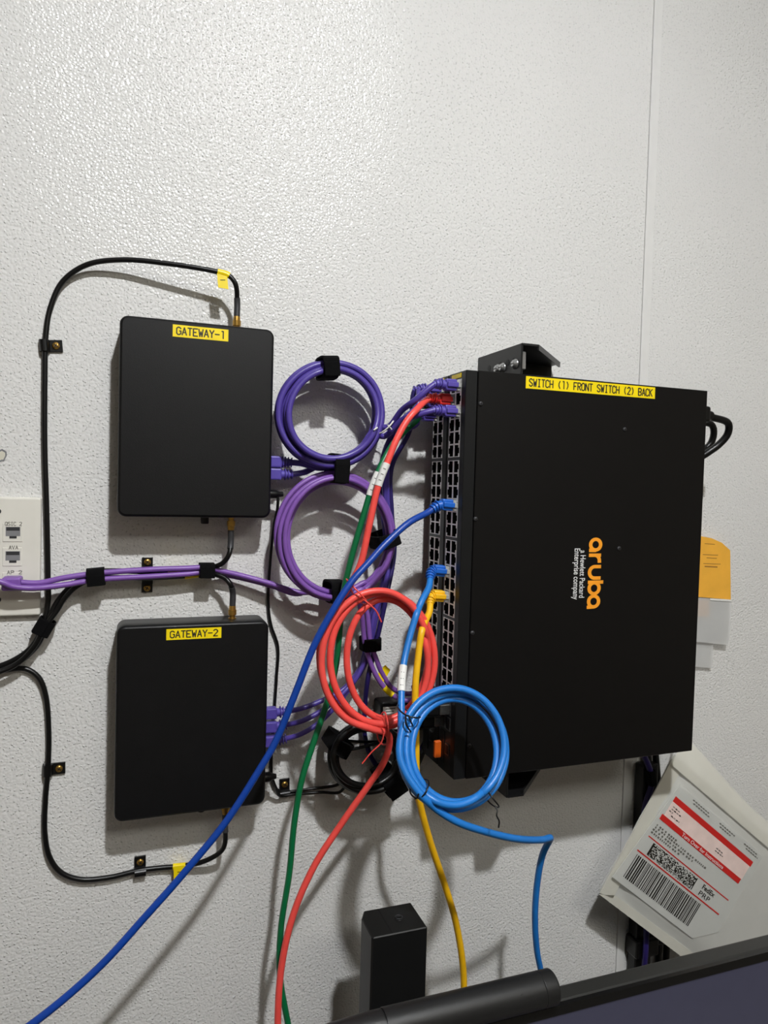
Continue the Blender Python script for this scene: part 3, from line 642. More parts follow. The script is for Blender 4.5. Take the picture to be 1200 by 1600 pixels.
# -- light blue
t, pl_ = cable('patch_cable', 'light blue patch cable with white wrap label wound into the blue coil', 'cable',
    lead(YF1, 1, 2, 2)[:2]+[(670, 918, 0.092), (657, 943, 0.103), (643, 985, 0.114), (632, 1030, 0.124), (628, 1060, 0.134), (627, 1095, 0.146), (627, 1116, 0.153)] +
    ring(709, 1165, 194, -905, [(84, 94, 0.132, -1, 3), (84, 96, 0.136, -1, 4), (74, 87, 0.142, -1, 6), (73, 87, 0.147, -1, 6), (64, 79, 0.140, -1, 6), (65, 80, 0.140, -1, 6), (80, 95, 0.153, 0, 6), (85, 98, 0.148, 0, 6)], tilt=0.00025, lift=0.034) +
    [(632, 1204, 0.190), (648, 1230, 0.196), (672, 1256, 0.200), (710, 1282, 0.200), (760, 1300, 0.191), (810, 1311, 0.174), (848, 1312, 0.154), (860, 1309, 0.145), (858, 1314, 0.137), (848, 1335, 0.126), (840, 1375, 0.117), (836, 1430, 0.110), (839, 1485, 0.104), (848, 1530, 0.098), (860, 1600, 0.09), spt(0.45, -0.08, DESK+0.10), spt(0.48, -0.07, DESK+0.005), spt(0.56, -0.06, DESK+0.004)], 0.0036, 'sky', None, (0,), 'blue_p')
sleeve(t, pl_, (629, 1038), (627, 1079), 0.0042, 'white', 'gprint')
# -- yellow
t, py_ = cable('patch_cable', 'yellow patch cable from the logo switch hanging down behind the blue coil', 'cable',
    lead(YF1, 1, 2, 4)[:2]+[(671, 956, 0.092), (660, 982, 0.104), (653, 1030, 0.112), (649, 1075, 0.116), (650, 1150, 0.120), (652, 1235, 0.120), (659, 1268, 0.116), (673, 1318, 0.112), (694, 1380, 0.106), (712, 1440, 0.102), (723, 1506, 0.100), (725, 1551, 0.100), (722, 1640, 0.10), spt(0.36, -0.11, DESK+0.08), spt(0.39, -0.11, DESK+0.004), spt(0.46, -0.13, DESK+0.004)], 0.0037, 'yellow', None, (0,), 'yellow')

# -- antenna coax cables
AR = 0.0027
def coax(label, ctrl, name='antenna_cable'):
    t, pth = cable(name, label, 'cable', ctrl, AR, 'black', 'antenna cables of the gateways')
    t.part('strain_relief', MB().tube(pth[:7], 0.0033, 12), 'dgrey')
    return t, pth
c0 = spt(gx(370, 500), -GC, g1z1+0.0135); c1_ = spt(gx(370, 500), -GC, g1z1+0.030)
ca, pca = coax('black antenna cable arching over the first gateway from its top connector',
    [c0, c1_, (368, 444, 0.030), (358, 431, 0.030), (340, 425, 0.029), (270, 413, 0.024), (190, 406, 0.016), (135, 414, 0.010), (98, 440, 0.006), (79, 480, 0.0045), (72, 520, 0.0045), (70, 600, 0.0045), (70, 700, 0.0045), (73, 800, 0.0045), (75, 900, 0.0045), (75, 940, 0.006), (66, 980, 0.0085), (48, 1012, 0.0085), (20, 1032, 0.0085), (-20, 1046, 0.008), (-130, 1062, 0.006), spt(-0.280, -0.006, 1.36), spt(-0.300, -0.006, 1.20), spt(-0.304, -0.006, 0.95), spt(-0.304, -0.008, DESK+0.006)])
sleeve(ca, pca, (341, 425), (356, 431), 0.0034, 'tape', None, 'yellow_wrap')
def flag(t, q, off, body=None, tq=None):
    fa = [P(*k, off) for k in q]
    f = t.part('flag', MB().add(fa+[k+Vector((0, 0.0006, 0)) for k in fa], [[0, 1, 2, 3], [7, 6, 5, 4], [0, 4, 5, 1], [1, 5, 6, 2], [2, 6, 7, 3], [3, 7, 4, 0]]), 'tape', label='yellow tape flag')
    if body:
        o, r_, u_ = (P(*k, off) for k in tq)
        t.part('lettering', text_mb(body, o, r_-o, u_-o, None, (u_-o).length, depth=0.0002), 'ink', f)
flag(ca, ((339, 427), (355, 432), (357, 452), (341, 449)), 0.0325, '1', ((344, 437), (344, 444), (352, 437)))
d0 = spt(gx(361, 820), -GC, g1z0-0.0135); d1 = spt(gx(361, 820), -GC, g1z0-0.028)
cb, pcb = coax('black antenna cable from the bottom of the first gateway, tied along the violet cables',
    [d0, d1, (358, 866, 0.028), (349, 879, 0.024), (337, 885, 0.020), (323, 887, 0.0125), (290, 889, 0.0125), (230, 893, 0.0125), (150, 894, 0.0125), (118, 910, 0.011), (97, 930, 0.0095), (84, 950, 0.0085), (72, 980, 0.0085), (57, 1010, 0.0085), (28, 1035, 0.0085), (-15, 1050, 0.009), (-130, 1069, 0.006), spt(-0.291, -0.006, 1.36), spt(-0.311, -0.006, 1.20), spt(-0.315, -0.006, 0.95), spt(-0.315, -0.008, DESK+0.006)])
sleeve(cb, pcb, (262, 890), (280, 889), 0.0034, 'tape', None, 'yellow_wrap')
e0_ = spt(gx(363, 960), -GC, g2z1+0.0135); e1_ = spt(gx(363, 960), -GC, g2z1+0.028)
cc, pcc = coax('black antenna cable from the top of the second gateway, tied along the violet cables',
    [e0_, e1_, (360, 913, 0.028), (351, 903, 0.024), (338, 898, 0.020), (323, 895, 0.0125), (300, 899, 0.0125), (230, 903, 0.0125), (150, 904, 0.0125), (120, 916, 0.0165), (100, 936, 0.015), (89, 954, 0.0145), (70, 980, 0.0145), (53, 1011, 0.0145), (25, 1038, 0.0145), (-15, 1054, 0.014), (-130, 1076, 0.006), spt(-0.302, -0.006, 1.36), spt(-0.322, -0.006, 1.20), spt(-0.326, -0.006, 0.95), spt(-0.326, -0.008, DESK+0.006)])
sleeve(cc, pcc, (290, 899), (310, 897), 0.0034, 'tape', None, 'yellow_wrap')
f0 = spt(gx(352, 1275), -GC, g2z0-0.0135); f1 = spt(gx(352, 1275), -GC, g2z0-0.024)
ce, pce = coax('black antenna cable from the bottom of the second gateway along the wall clips',
    [f0, f1, (351, 1320, 0.026), (341, 1334, 0.020), (315, 1347, 0.012), (285, 1353, 0.007), (250, 1356, 0.0045), (218, 1360, 0.0045), (170, 1371, 0.0045), (125, 1374, 0.0045), (95, 1363, 0.0045), (77, 1338, 0.0045), (70, 1300, 0.0045), (71, 1250, 0.0045), (75, 1200, 0.0045), (76, 1140, 0.0045), (71, 1085, 0.0045), (60, 1058, 0.0045), (40, 1045, 0.0040), (10, 1047, 0.0035), (-40, 1060, 0.0035), (-130, 1083, 0.006), spt(-0.313, -0.006, 1.36), spt(-0.333, -0.006, 1.20), spt(-0.337, -0.006, 0.95), spt(-0.337, -0.008, DESK+0.006)])
sleeve(ce, pce, (272, 1354), (291, 1352), 0.0034, 'tape', None, 'yellow_wrap')
flag(ce, ((271, 1354), (291, 1352), (289, 1362), (272, 1380)), 0.0105, '1', ((277, 1362), (277, 1369), (284, 1362)))

# -- thin power leads of the gateways and the black coil
t, pth = cable('power_lead', 'thin black power lead running down from the first gateway to the black coil', 'power lead',
    [spt(g1x1-0.004, -0.024, P(425, 772, 0.024).z), spt(g1x1+0.010, -0.024, P(425, 772, 0.024).z), (434, 790, 0.024), (428, 820, 0.012), (422, 880, 0.0035), (419, 940, 0.003), (423, 975, 0.003), (434, 1010, 0.003), (432, 1060, 0.003), (428, 1120, 0.003), (424, 1190, 0.003), (426, 1222, 0.004), (436, 1236, 0.004), (450, 1237, 0.004), (490, 1232, 0.006), (525, 1227, 0.010)] +
    ring(574, 1184, 130, -500, [(52, 46, 0.014, 0, 0), (48, 48, 0.020, 1, 0), (46, 42, 0.026, 0, 0), (50, 46, 0.030, 1, 0)])+[(622, 1155, 0.022), (633, 1145, 0.020)], 0.0017, 'black', None, n=8)
t.part('connector', MB().lathe((g1x1-0.001, -0.024, P(425, 772, 0.024).z), X, [(0, 0.0048), (0.010, 0.0048), (0.012, 0.0038), (0.018, 0.0026)], 14), 'black')
t, pth = cable('power_lead', 'thin black power lead from the side of the second gateway to the black coil', 'power lead',
    [spt(g2x1-0.004, -0.026, P(420, 1214, 0.026).z), spt(g2x1+0.008, -0.026, P(420, 1214, 0.026).z), (430, 1228, 0.018), (437, 1243, 0.008), (460, 1241, 0.006), (500, 1238, 0.009), (530, 1238, 0.014)] +
    ring(574, 1186, 125, -520, [(54, 50, 0.022, 0, 0), (50, 48, 0.030, -1, 0), (54, 44, 0.036, 0, 0), (47, 46, 0.040, 0, 1)])+[(625, 1150, 0.030), (640, 1142, 0.026)], 0.0017, 'black', None, n=8)
t.part('connector', MB().lathe((g2x1-0.001, -0.026, P(420, 1214, 0.026).z), X, [(0, 0.0055), (0.009, 0.0055), (0.011, 0.004), (0.016, 0.0026)], 14), 'black')
# thick black uplink cables with metal plugs
for i, (col, row, lb, sp) in enumerate(((0.019, 0, 'upper', [(60, 54, 0.042, 0, 0), (54, 49, 0.049, 0, 1), (61, 52, 0.043, -1, 0), (54, 54, 0.036, -1, 0)]), (0.0325, 1, 'lower', [(48, 42, 0.057, 0, 0), (58, 54, 0.057, 0, 1), (46, 44, 0.048, -1, 0), (51, 48, 0.055, -1, 0)]))):
    zz = GZ[3]-0.084-0.014-0.017*row
    t, pth = cable('uplink_cable', 'thick black cable from the %s metal plug of the logo switch into the black coil' % lb, 'cable',
        [spt(SX0-0.022, YF1+col, zz), spt(SX0-0.034, YF1+col, zz), (650, 1140+16*i, 0.072-0.004*i), (636, 1160+12*i, 0.062), (630, 1185+4*i, 0.054)] + ring(574, 1184, 8, 1060, sp) +
        [(628, 1196+6*i, 0.036), (645, 1200+5*i, 0.026), spt(0.355+0.004*i, -0.014, 1.300+0.01*i), spt(0.40, -0.012, 1.325+0.012*i)], 0.0034, 'black', 'black uplink cables')
    t.part('metal_plug', MB().box((SX0-0.012, YF1+col-0.0048, zz-0.0056), (SX0+0.008, YF1+col+0.0048, zz+0.0056), 0, 0.0008, 1), 'steel')
    t.part('plug_shell', MB().box((SX0-0.026, YF1+col-0.0052, zz-0.0060), (SX0-0.012, YF1+col+0.0052, zz+0.0060), 0, 0.002, 2), 'black')
    t.part('pull_tab', MB().box((SX0-0.030, YF1+col-0.004, zz-0.0068), (SX0-0.010, YF1+col+0.004, zz-0.0056)), 'black')
# power adapter behind the red coil
c = P(642, 1113, 0.018)
t = Thing('power_adapter', 'black power adapter with a white printed label behind the red coil', 'power adapter', (c.x, 0, c.z-0.018))
t.part('case', MB().box((c.x-0.042, -0.030, c.z-0.019), (c.x+0.028, -0.0004, c.z+0.017), 0, 0.004, 3), 'black')
lb = t.part('sticker', MB().box((c.x-0.040, -0.0304, c.z-0.014), (c.x+0.022, -0.0299, c.z+0.013)), 'white')
m = MB()
for k in range(6):
    for q in range(3):
        if (k*3+q) % 5 != 4: m.box((c.x-0.037+q*0.019, -0.0306, c.z+0.0100-k*0.0032), (c.x-0.037+q*0.019+0.010+0.006*random.random(), -0.0304, c.z+0.0112-k*0.0032))
t.part('print', m, 'gprint', lb)

# ------------------------------------------------------------------ straps, ties, clips
strap('black strap around the top of the upper purple coil', 511, 575, 0.037, 10, 0, 0.017, 0.0125, 0.021)
strap('black strap joining the two purple coils', 526, 733, 0.036, 10, 1, 0.016, 0.0165, 0.024)
strap('black strap on the side of the lower violet coil next to the ports', 600, 842, 0.030, 3, 10, 0.015, 0.0150, 0.026)
strap('black strap at the bottom of the lower violet coil', 522, 923, 0.034, 10, 0, 0.016, 0.0125, 0.021)
strap('black strap round the purple cables hanging behind the red coil', 578, 1005, 0.028, 0, 10, 0.014, 0.0115, 0.0135)
strap('black strap on the violet cables beside the wall plate', 150, 901, 0.0162, 10, -1, 0.017, 0.0090, 0.0105)
strap('black strap on the violet cables between the two gateways', 323, 891, 0.0165, 10, 0, 0.0155, 0.0080, 0.0105)
strap('black strap gathering the antenna cables under the wall plate', 69, 979, 0.0108, -6, 10, 0.016, 0.0085, 0.0100)
strap('black strap on the gateway side of the black cable coil', 527, 1160, 0.036, -6, 10, 0.016, 0.0125, 0.0270)
strap('black strap at the foot of the black cable coil', 606, 1216, 0.036, 10, -7, 0.022, 0.0125, 0.0270)
tie('white twist tie where the purple cables leave the upper coil', 601, 667, 0.046, 7, 10, 0.0135, 0.016, 'white', [[(590, 668, 0.062), (584, 672, 0.062)], [(606, 664, 0.062), (612, 671, 0.060)]], 0.0009)
tie('red twist tie at the top of the red coil', 556, 925, 0.098, -10, 8, 0.0165, 0.017, 'red', [[(566, 935, 0.113), (578, 945, 0.114), (588, 955, 0.113), (596, 972, 0.112)]])
tie('red twist tie at the bottom of the red coil', 599, 1138, 0.103, 10, 0, 0.0165, 0.017, 'red', [[(600, 1146, 0.118), (596, 1160, 0.116), (580, 1176, 0.112), (566, 1193, 0.108)], [(602, 1135, 0.119), (598, 1122, 0.120), (588, 1118, 0.120)]])
tie('black twist tie on the blue coil below the white wrap label', 638, 1113, 0.163, -4, 10, 0.0110, 0.0165, 'black', [[(634, 1118, 0.180), (634, 1130, 0.182), (642, 1144, 0.180)], [(638, 1117, 0.180), (642, 1128, 0.182), (645, 1134, 0.180)]])
tie('black twist tie on the blue coil in front of the yellow cable', 656, 1231, 0.192, 8, 10, 0.0100, 0.0125, 'black', [[(654, 1240, 0.209), (652, 1247, 0.209), (648, 1248, 0.207)]])
tie('black twist tie with a long twisted tail at the bottom of the blue coil', 766, 1246, 0.195, 10, -7, 0.0105, 0.0130, 'black', [[(773, 1259, 0.207), (777, 1266, 0.210), (776, 1274, 0.212), (780, 1283, 0.211), (779, 1293, 0.210)]])
def clip(label, px, py, tx, ty, cr=AR, off=0.0045, scr='gold'):
    """tab direction (tx,ty) in pixels from the cable to the screw"""
    c = P(px, py, 0.0); d = axis_px(px, py, tx, ty, 0.0); d.y = 0; d.normalize(); A = d.cross(-Y).normalized(); N = -Y
    t = Thing('cable_clip', label, 'cable clip', c-Z*0.006, 'black cable clips')
    r = cr+0.0016; pts = [(-r-0.0005, 0.0), (-r-0.0005, off)]+[(-r*math.cos(math.radians(a)), off+r*math.sin(math.radians(a))) for a in range(20, 161, 20)]+[(r+0.0004, off*0.9), (r+0.0008, 0.0026), (0.0165, 0.0026), (0.0165, 0.0002), (r-0.0012, 0.0002), (r-0.0012, off)]
    pts += [((r-0.0012)*math.cos(math.radians(a)), off+(r-0.0012)*math.sin(math.radians(a))) for a in range(20, 161, 20)]+[(-r+0.0008, 0.0)]
    m = MB().prism(pts, d, N, A*0.0115, origin=c-A*0.00575, cap=False); n = len(pts)
    vs = [c-A*0.00575+d*a+N*b for a, b in pts]; v2 = [q+A*0.0115 for q in vs]
    for L in (vs, v2):
        b = bmesh.new(); bv = [b.verts.new(q) for q in L]; es = [b.edges.new((bv[i], bv[(i+1) % n])) for i in range(n)]
        bmesh.ops.triangle_fill(b, use_beauty=True, edges=es); m.bm(b)
    t.part('saddle', m, 'black')
    sp = c+d*0.0105; t.inst('screw', BRASS if scr == 'gold' else ZINC, (sp.x, -0.0028, sp.z))
    return t
clip('black cable clip with brass screw above the wall plate', 70, 541, 10, 0)
clip('black cable clip with brass screw on the cable left of the second gateway', 75, 1201, 10, -1)
clip('black cable clip with brass screw under the second gateway', 219, 1360, 0, -10)
clip('black cable clip with brass screw on the thin leads beside the second gateway', 444, 1238, 0, -10, 0.0018, 0.0040)
# double clip on the violet cables: tabs above and below
c = P(230, 897, 0); t = Thing('cable_clip', 'black saddle clip with two brass screws across the violet cables', 'cable clip', c-Z*0.018, 'black cable clips')
zt_, zb_ = P(231, 871, 0).z, P(227, 925, 0).z; zc = (zt_+zb_)/2
prof = [(-0.0185, 0.0003), (-0.0185, 0.0022), (-0.0095, 0.0022), (-0.0085, 0.0095), (-0.006, 0.0104), (0.006, 0.0104), (0.0085, 0.0095), (0.0095, 0.0022), (0.0185, 0.0022), (0.0185, 0.0003), (0.0085, 0.0003), (0.0075, 0.0085), (0.005, 0.0094), (-0.005, 0.0094), (-0.0075, 0.0085), (-0.0085, 0.0003)]
m = MB()
for x_ in (c.x-0.0055,):
    n = len(prof); m.prism(prof, Z, -Y, X*0.011, origin=Vector((x_, 0, zc)), cap=False)
    for xx in (x_, x_+0.011):
        b = bmesh.new(); bv = [b.verts.new(Vector((xx, -q[1], zc+q[0]))) for q in prof]; es = [b.edges.new((bv[i], bv[(i+1) % n])) for i in range(n)]
        bmesh.ops.triangle_fill(b, use_beauty=True, edges=es); m.bm(b)
t.part('saddle', m, 'black')
for s in (-1, 1): t.inst('screw', BRASS, (c.x, -0.0024, zc+s*0.0138))

# ------------------------------------------------------------------ wall plate with jacks
zt_, zb_ = P(40, 777, 0.006).z, P(40, 962, 0.006).z; xr_ = P(65, 800, 0.004).x; xl_ = xr_-0.116
t = Thing('wall_plate', 'ivory wall plate with data jacks marked in small black letters', 'wall plate', ((xl_+xr_)/2, 0, zb_))
t.part('plate', MB().box((xl_, -0.0075, zb_), (xr_, -0.0003, zt_), 0, 0.0022, 3), 'plastic')
jx = P(21, 830, 0.0075).x
for cx in (jx, jx-0.058):
    for py0 in (830, 868, 907):
        z = P(21, py0+1, 0.0075).z
        j = t.part('jack', MB().box((cx-0.0095, -0.0081, z-0.0100), (cx+0.0080, -0.0072, z+0.0085), 0, 0.0003, 1), 'plastic')
        m = MB().box((cx-0.0068, -0.00825, z-0.0042), (cx+0.0062, -0.0079, z+0.0050), 0)
        m.box((cx-0.0035, -0.00825, z-0.0066), (cx+0.003, -0.0079, z-0.0042), 1)
        m.box((cx-0.0062, -0.00835, z+0.0012), (cx+0.0056, -0.0081, z+0.0046), 1)
        t.part('opening', m, ['grey', 'dgrey'], j)
for body, x_, y_ in (('QSIC 2', 8, 820), ('AVA', 14, 857), ('AP 2', 11, 896)):
    o = P(x_, y_, 0.0082); e = P(34 if body != 'AVA' else 28, y_, 0.0082)
    t.part('lettering', stroke_text(body, (o.x, -0.0082, o.z-0.0008), X, Z, e.x-o.x, 0.0036, 0.14), 'gprint')
for py0 in (799, 937):
    z = P(0, py0, 0.0075).z; t.inst('screw', SMALL, (P(1, py0, 0.0075).x-0.002, -0.0075, z))
# small broken-out hole in the wall
c = P(2, 712, 0)
m = MB(); n = 14; A = []; B = []
for k in range(n):
    a = 2*math.pi*k/n; r = 0.0055*(1+0.22*math.sin(2*a+1)+0.1*math.sin(5*a)); A.append(Vector((c.x+r*math.cos(a)*0.75, -0.0006, c.z+r*math.sin(a)*1.35))); B.append(Vector((c.x+r*0.72*math.cos(a)*0.75, -0.0003, c.z+r*0.72*math.sin(a)*1.35)))
m.add(A+B, [[k, (k+1) % n, n+(k+1) % n, n+k] for k in range(n)], 1); m.add(B, [list(range(n))], 0)
m.add([q+Vector((0, 0.0005, 0)) for q in A]+A, [[k, (k+1) % n, n+(k+1) % n, n+k] for k in range(n)], 1)
single('wall_patch', m, ['hole', 'grey'], 'small chipped oval patch in the wall above the wall plate', 'wall damage')

# ------------------------------------------------------------------ right side: power cord, envelope, pouch, rail
xb = SX0+SWD; z = P(1118, 650, 0.088).z
t, pth = cable('mains_cable', 'black power cord with moulded plug behind the logo switch', 'power cord',
    [spt(xb+0.020, -0.088, z), spt(xb+0.030, -0.088, z-0.002), (1138, 662, 0.084), (1137, 678, 0.080), (1124, 694, 0.074), (1105, 708, 0.068), (1085, 722, 0.060), spt(xb+0.006, -0.03, z-0.12), spt(xb+0.008, -0.012, z-0.25), spt(xb+0.014, -0.010, z-0.42), spt(xb+0.050, -0.008, 1.05), spt(xb+0.052, -0.008, DESK+0.008)], 0.0046, 'black')
t.part('plug', MB().box((xb+0.0005, -0.100, z-0.010), (xb+0.017, -0.076, z+0.010), 0, 0.003, 2).lathe((xb+0.016, -0.088, z), X, [(0, 0.0075), (0.004, 0.007), (0.012, 0.0055)], 14), 'black')
t, pth = cable('mains_cable', 'black power cord close to the wall behind the rear switch', 'power cord',
    [spt(xb+0.016, -0.044, z-0.01), (1112, 664, 0.050), (1112, 690, 0.045), spt(xb+0.010, -0.030, z-0.09), spt(xb+0.018, -0.022, z-0.25), spt(xb+0.026, -0.012, z-0.42), spt(xb+0.064, -0.008, 1.05), spt(xb+0.066, -0.008, DESK+0.008)], 0.0044, 'black')
t.part('plug', MB().box((xb+0.0005, -0.056, z-0.020), (xb+0.017, -0.032, z), 0, 0.003, 2), 'black')
# kraft envelope in a clear sleeve
def slab(q, off, th):
    A = [P(*k, off) for k in q]; B = [k+Vector((0, th, 0)) for k in A]; n = len(A)
    return MB().add(A+B, [list(range(n)), list(range(n, 2*n))[::-1]]+[[i, (i+1) % n, n+(i+1) % n, n+i] for i in range(n)])
t = Thing('envelope', 'orange kraft envelope in a holder on the wall behind the switches', 'envelope', P(1110, 960, 0.004))
env = t.part('body', slab(((1060, 838), (1096, 838), (1112, 841), (1128, 848), (1141, 860), (1142, 937), (1060, 930)), 0.0075, 0.004), 'kraft')
t.part('lower_half', slab(((1060, 936), (1108, 938), (1108, 964), (1060, 962)), 0.0070, 0.003), 'kraft')
m = MB()
for (x0, y0, x1, y1) in ((1101, 849, 1117, 850), (1098, 866, 1122, 867), (1104, 871, 1120, 872), (1099, 880, 1126, 881), (1101, 884, 1121, 886)):
    A = [P(*k, 0.0077) for k in ((x0, y0), (x1, y0+1), (x1, y1+1), (x0, y1))]; m.add(A, [[0, 1, 2, 3]])
t.part('print', m, 'kprint', env)
t = Thing('document_sleeve', 'clear plastic sleeve on the wall under the orange envelope', 'document sleeve', P(1110, 1045, 0.004))
t.part('pocket', slab(((1062, 932), (1143, 937), (1141, 985), (1138, 1008), (1062, 1000)), 0.0092, 0.0008), 'film')
t.part('pocket_lip', slab(((1110, 935), (1143, 937), (1143, 940), (1110, 938)), 0.0100, 0.0008), 'white')
t.part('backing', slab(((1062, 988), (1115, 993), (1113, 1044), (1062, 1040)), 0.0052, 0.0008), 'film')
t.part('backing_sheet', slab(((1064, 930), (1141, 934), (1139, 1000), (1064, 995)), 0.0022, 0.0012), 'film')
# black conduit rail with a cable bundle
xa, xbb = P(986, 1300, 0).x, P(1010, 1300, 0).x
t = Thing('cable_raceway', 'black cable raceway on the wall below the switches behind the mailing pouch', 'raceway', ((xa+xbb)/2, 0, DESK))
t.part('channel', MB().box((xa, -0.020, DESK+0.001), (xbb, -0.0016, P(1000, 1187, 0).z), 0, 0.003, 2), 'black')
zk = P(1010, 1484, 0.03).z
t.part('clamp', MB().box((xa-0.004, -0.026, zk-0.016), (xbb+0.008, -0.0016, zk+0.010), 0, 0.003, 2), 'black')
t.part('knob', MB().lathe((xbb+0.012, -0.014, zk), X, [(-0.006, 0.006), (0.006, 0.009), (0.012, 0.009)], 14), 'black')
cable('power_cable', 'dark purple cable running down along the black raceway', 'cable', [(1006, 1180, 0.026), (1016, 1205, 0.027), (1018, 1225, 0.0255), (1008, 1260, 0.0245), (1004, 1340, 0.0245), (1010, 1440, 0.0245), (1009, 1480, 0.0295), (1006, 1530, 0.026), spt(0.69, -0.026, DESK+0.01)], 0.0040, 'dpurple')
strap('black strap on the top end of the raceway cable', 1017, 1214, 0.0265, 1, 10, 0.02, 0.0058, 0.0062)
# mailing pouch
OFF = 0.046
def pouch():
    t = Thing('mailing_pouch', 'white plastic mailing pouch with red striped shipping label, hanging askew', 'pouch', P(1075, 1495, 0.035))
    c00, c10, c01 = P(1052, 1178, OFF), P(1306, 1398, OFF), P(936, 1394, OFF)
    U, V = c10-c00, c01-c00; nu, nv = 26, 22
    def g(u, v, side):
        e = min(1, min(u, 1-u)/0.13)*min(1, min(v, 1-v)/0.15); e = e*e*(3-2*e)
        wr = 0.0010*math.sin(9*u+5*v)*(1-e)+0.0006*math.sin(23*u-17*v)
        flat = 0.006*e*(1 if side else -1)
        return c00+U*u+V*v+Vector((0, -flat-wr*(0.3+0.7*(1-e)), 0))
    for side, nm in ((1, 'front_sheet'), (0, 'back_sheet')):
        vs = [g(i/nu, j/nv, side) for j in range(nv+1) for i in range(nu+1)]
        m = MB().add(vs, [[j*(nu+1)+i, j*(nu+1)+i+1, (j+1)*(nu+1)+i+1, (j+1)*(nu+1)+i] for j in range(nv) for i in range(nu)], 0, True)
        t.part(nm, m, 'bag')
    # welded side seams and flap
    for nm, q in (('seam', [(0, 0), (0.055, 0.02), (0.055, 0.98), (0, 1)]), ('seam', [(0.057, 0.955), (1, 0.955), (1, 1.03), (0.0, 1.01)])):
        A = [c00+U*a+V*b+Vector((0, -0.0028, 0)) for a, b in q]; B = [k+Vector((0, 0.0014, 0)) for k in A]
        t.part(nm, MB().add(A+B, [[0, 1, 2, 3], [7, 6, 5, 4], [0, 4, 5, 1], [1, 5, 6, 2], [2, 6, 7, 3], [3, 7, 4, 0]]), 'bag_edge')
    A = []; n = 16
    for i in range(n+1):
        u = i/n; w_ = 0.02*math.sin(u*7); A += [c00+U*(u+0.02)+V*(-0.16+0.02*math.sin(4*u)+0.05*(u > 0.12)*min(1, (u-0.12)*3))+Vector((0, 0.014+0.002*w_, 0)), c00+U*u+V*-0.06+Vector((0, -0.0035-0.002*math.sin(9*u), 0)), c00+U*u+V*0.07+Vector((0, -0.0065, 0))]
    m = MB().add(A, [[3*i+k, 3*i+3+k, 3*i+4+k, 3*i+1+k] for i in range(n) for k in range(2)], 0, True)
    t.part('flap', m, 'bag_edge')
    # shipping label: frame built on the two red stripes
    lo = OFF+0.0072
    def q3(*pts, e=0.0): return [P(x, y, lo+e) for x, y in pts]
    o1, o2 = P(1056, 1244, lo+0.0003), P(1177, 1347, lo+0.0003); p1, p2 = P(1037, 1273, lo+0.0003), P(1155, 1377, lo+0.0003)
    ux = (o2-o1).normalized(); nv_ = Vector((0, -1, 0)); vd = ux.cross(nv_); vd = -vd if vd.z > 0 else vd; L = (o2-o1).length
    hh = (p1-o1).dot(vd)
    S = [o1+ux*(L*a_)+vd*(hh*b_)+Vector((0, 0.0003, 0)) for a_, b_ in ((-0.02, -0.55), (1.06, -0.55), (1.06, 3.6), (0.86, 4.55), (-0.10, 4.55))]
    lab = t.part('label_sheet', MB().add(S+[k+Vector((0, 0.0004, 0)) for k in S], [[0, 1, 2, 3, 4], [9, 8, 7, 6, 5]]+[[i, (i+1) % 5, 5+(i+1) % 5, 5+i] for i in range(5)]), 'sheet')
    def rect(u0, v0, u1, v1, m, e=0.0): m.add([o1+ux*(L*a)+vd*(hh*b)+nv_*e for a, b in ((u0, v0), (u1, v0), (u1, v1), (u0, v1))], [[0, 1, 2, 3]])
    m = MB(); rect(0, 0, 1, 0.27, m); rect(-0.02, 1.0, 0.98, 1.26, m); rect(-0.02, 2.13, 0.98, 2.18, m); rect(-0.04, 2.92, 0.97, 2.98, m)
    t.part('red_stripe', m, 'redprint', lab)
    m = MB(); rect(0, 0.27, 0.99, 1.0, m); t.part('pink_band', m, 'pink', lab)
    t.part('white_lettering', text_mb('Turn Over for Instructions', o1+ux*(L*0.24)+vd*(hh*1.22)+nv_*0.0001, ux, -vd, L*0.52, hh*0.17, bold=0.01), 'wprint', lab)
    m = MB()
    for v_, a, b in ((-0.42, 0.16, 0.36), (-0.3, 0.18, 0.38), (-0.40, 0.5, 0.7), (-0.28, 0.52, 0.66), (-0.42, 0.82, 1.0), (-0.3, 0.86, 1.02), (0.42, 0.03, 0.12), (0.54, 0.03, 0.14), (0.66, 0.02, 0.06), (0.80, 0.06, 0.16), (0.6, 0.6, 0.68), (0.72, 0.6, 0.7)):
        x = a
        while x < b: rect(x, v_, min(b, x+0.022), v_+0.055, m); x += 0.03
    t.part('fine_print', m, 'gprint', lab)
    m2 = MB()
    rnd = random.Random(3)
    for v_, a, b in ((1.50, -0.01, 0.22), (1.62, -0.01, 0.60), (1.76, -0.02, 0.46), (1.90, -0.02, 0.30)):
        x = a
        while x < b:
            wd = rnd.choice((0.012, 0.016, 0.02)); rect(x, v_, x+wd, v_+0.085, m2); x += wd+rnd.choice((0.008, 0.01, 0.022))
    t.part('address_print', m2, 'gprint', lab)
    m = MB(); rnd = random.Random(11); nx, ny = 58, 16
    u0, u1, v0, v1 = 0.055, 0.60, 2.26, 2.85
    for i in range(nx):
        for j in range(ny):
            if rnd.random() < 0.52 or i in (0, 1, nx-1): rect(u0+(u1-u0)*i/nx, v0+(v1-v0)*j/ny, u0+(u1-u0)*(i+1)/nx, v0+(v1-v0)*(j+1)/ny, m)
    t.part('matrix_code', m, 'ink', lab)
    m = MB(); x = 0.0
    while x < 0.78:
        wd = rnd.choice((0.006, 0.010, 0.014)); rect(x-0.02, 3.1, x-0.02+wd, 4.25, m); x += wd+rnd.choice((0.006, 0.008, 0.012))
    t.part('barcode', m, 'ink', lab)
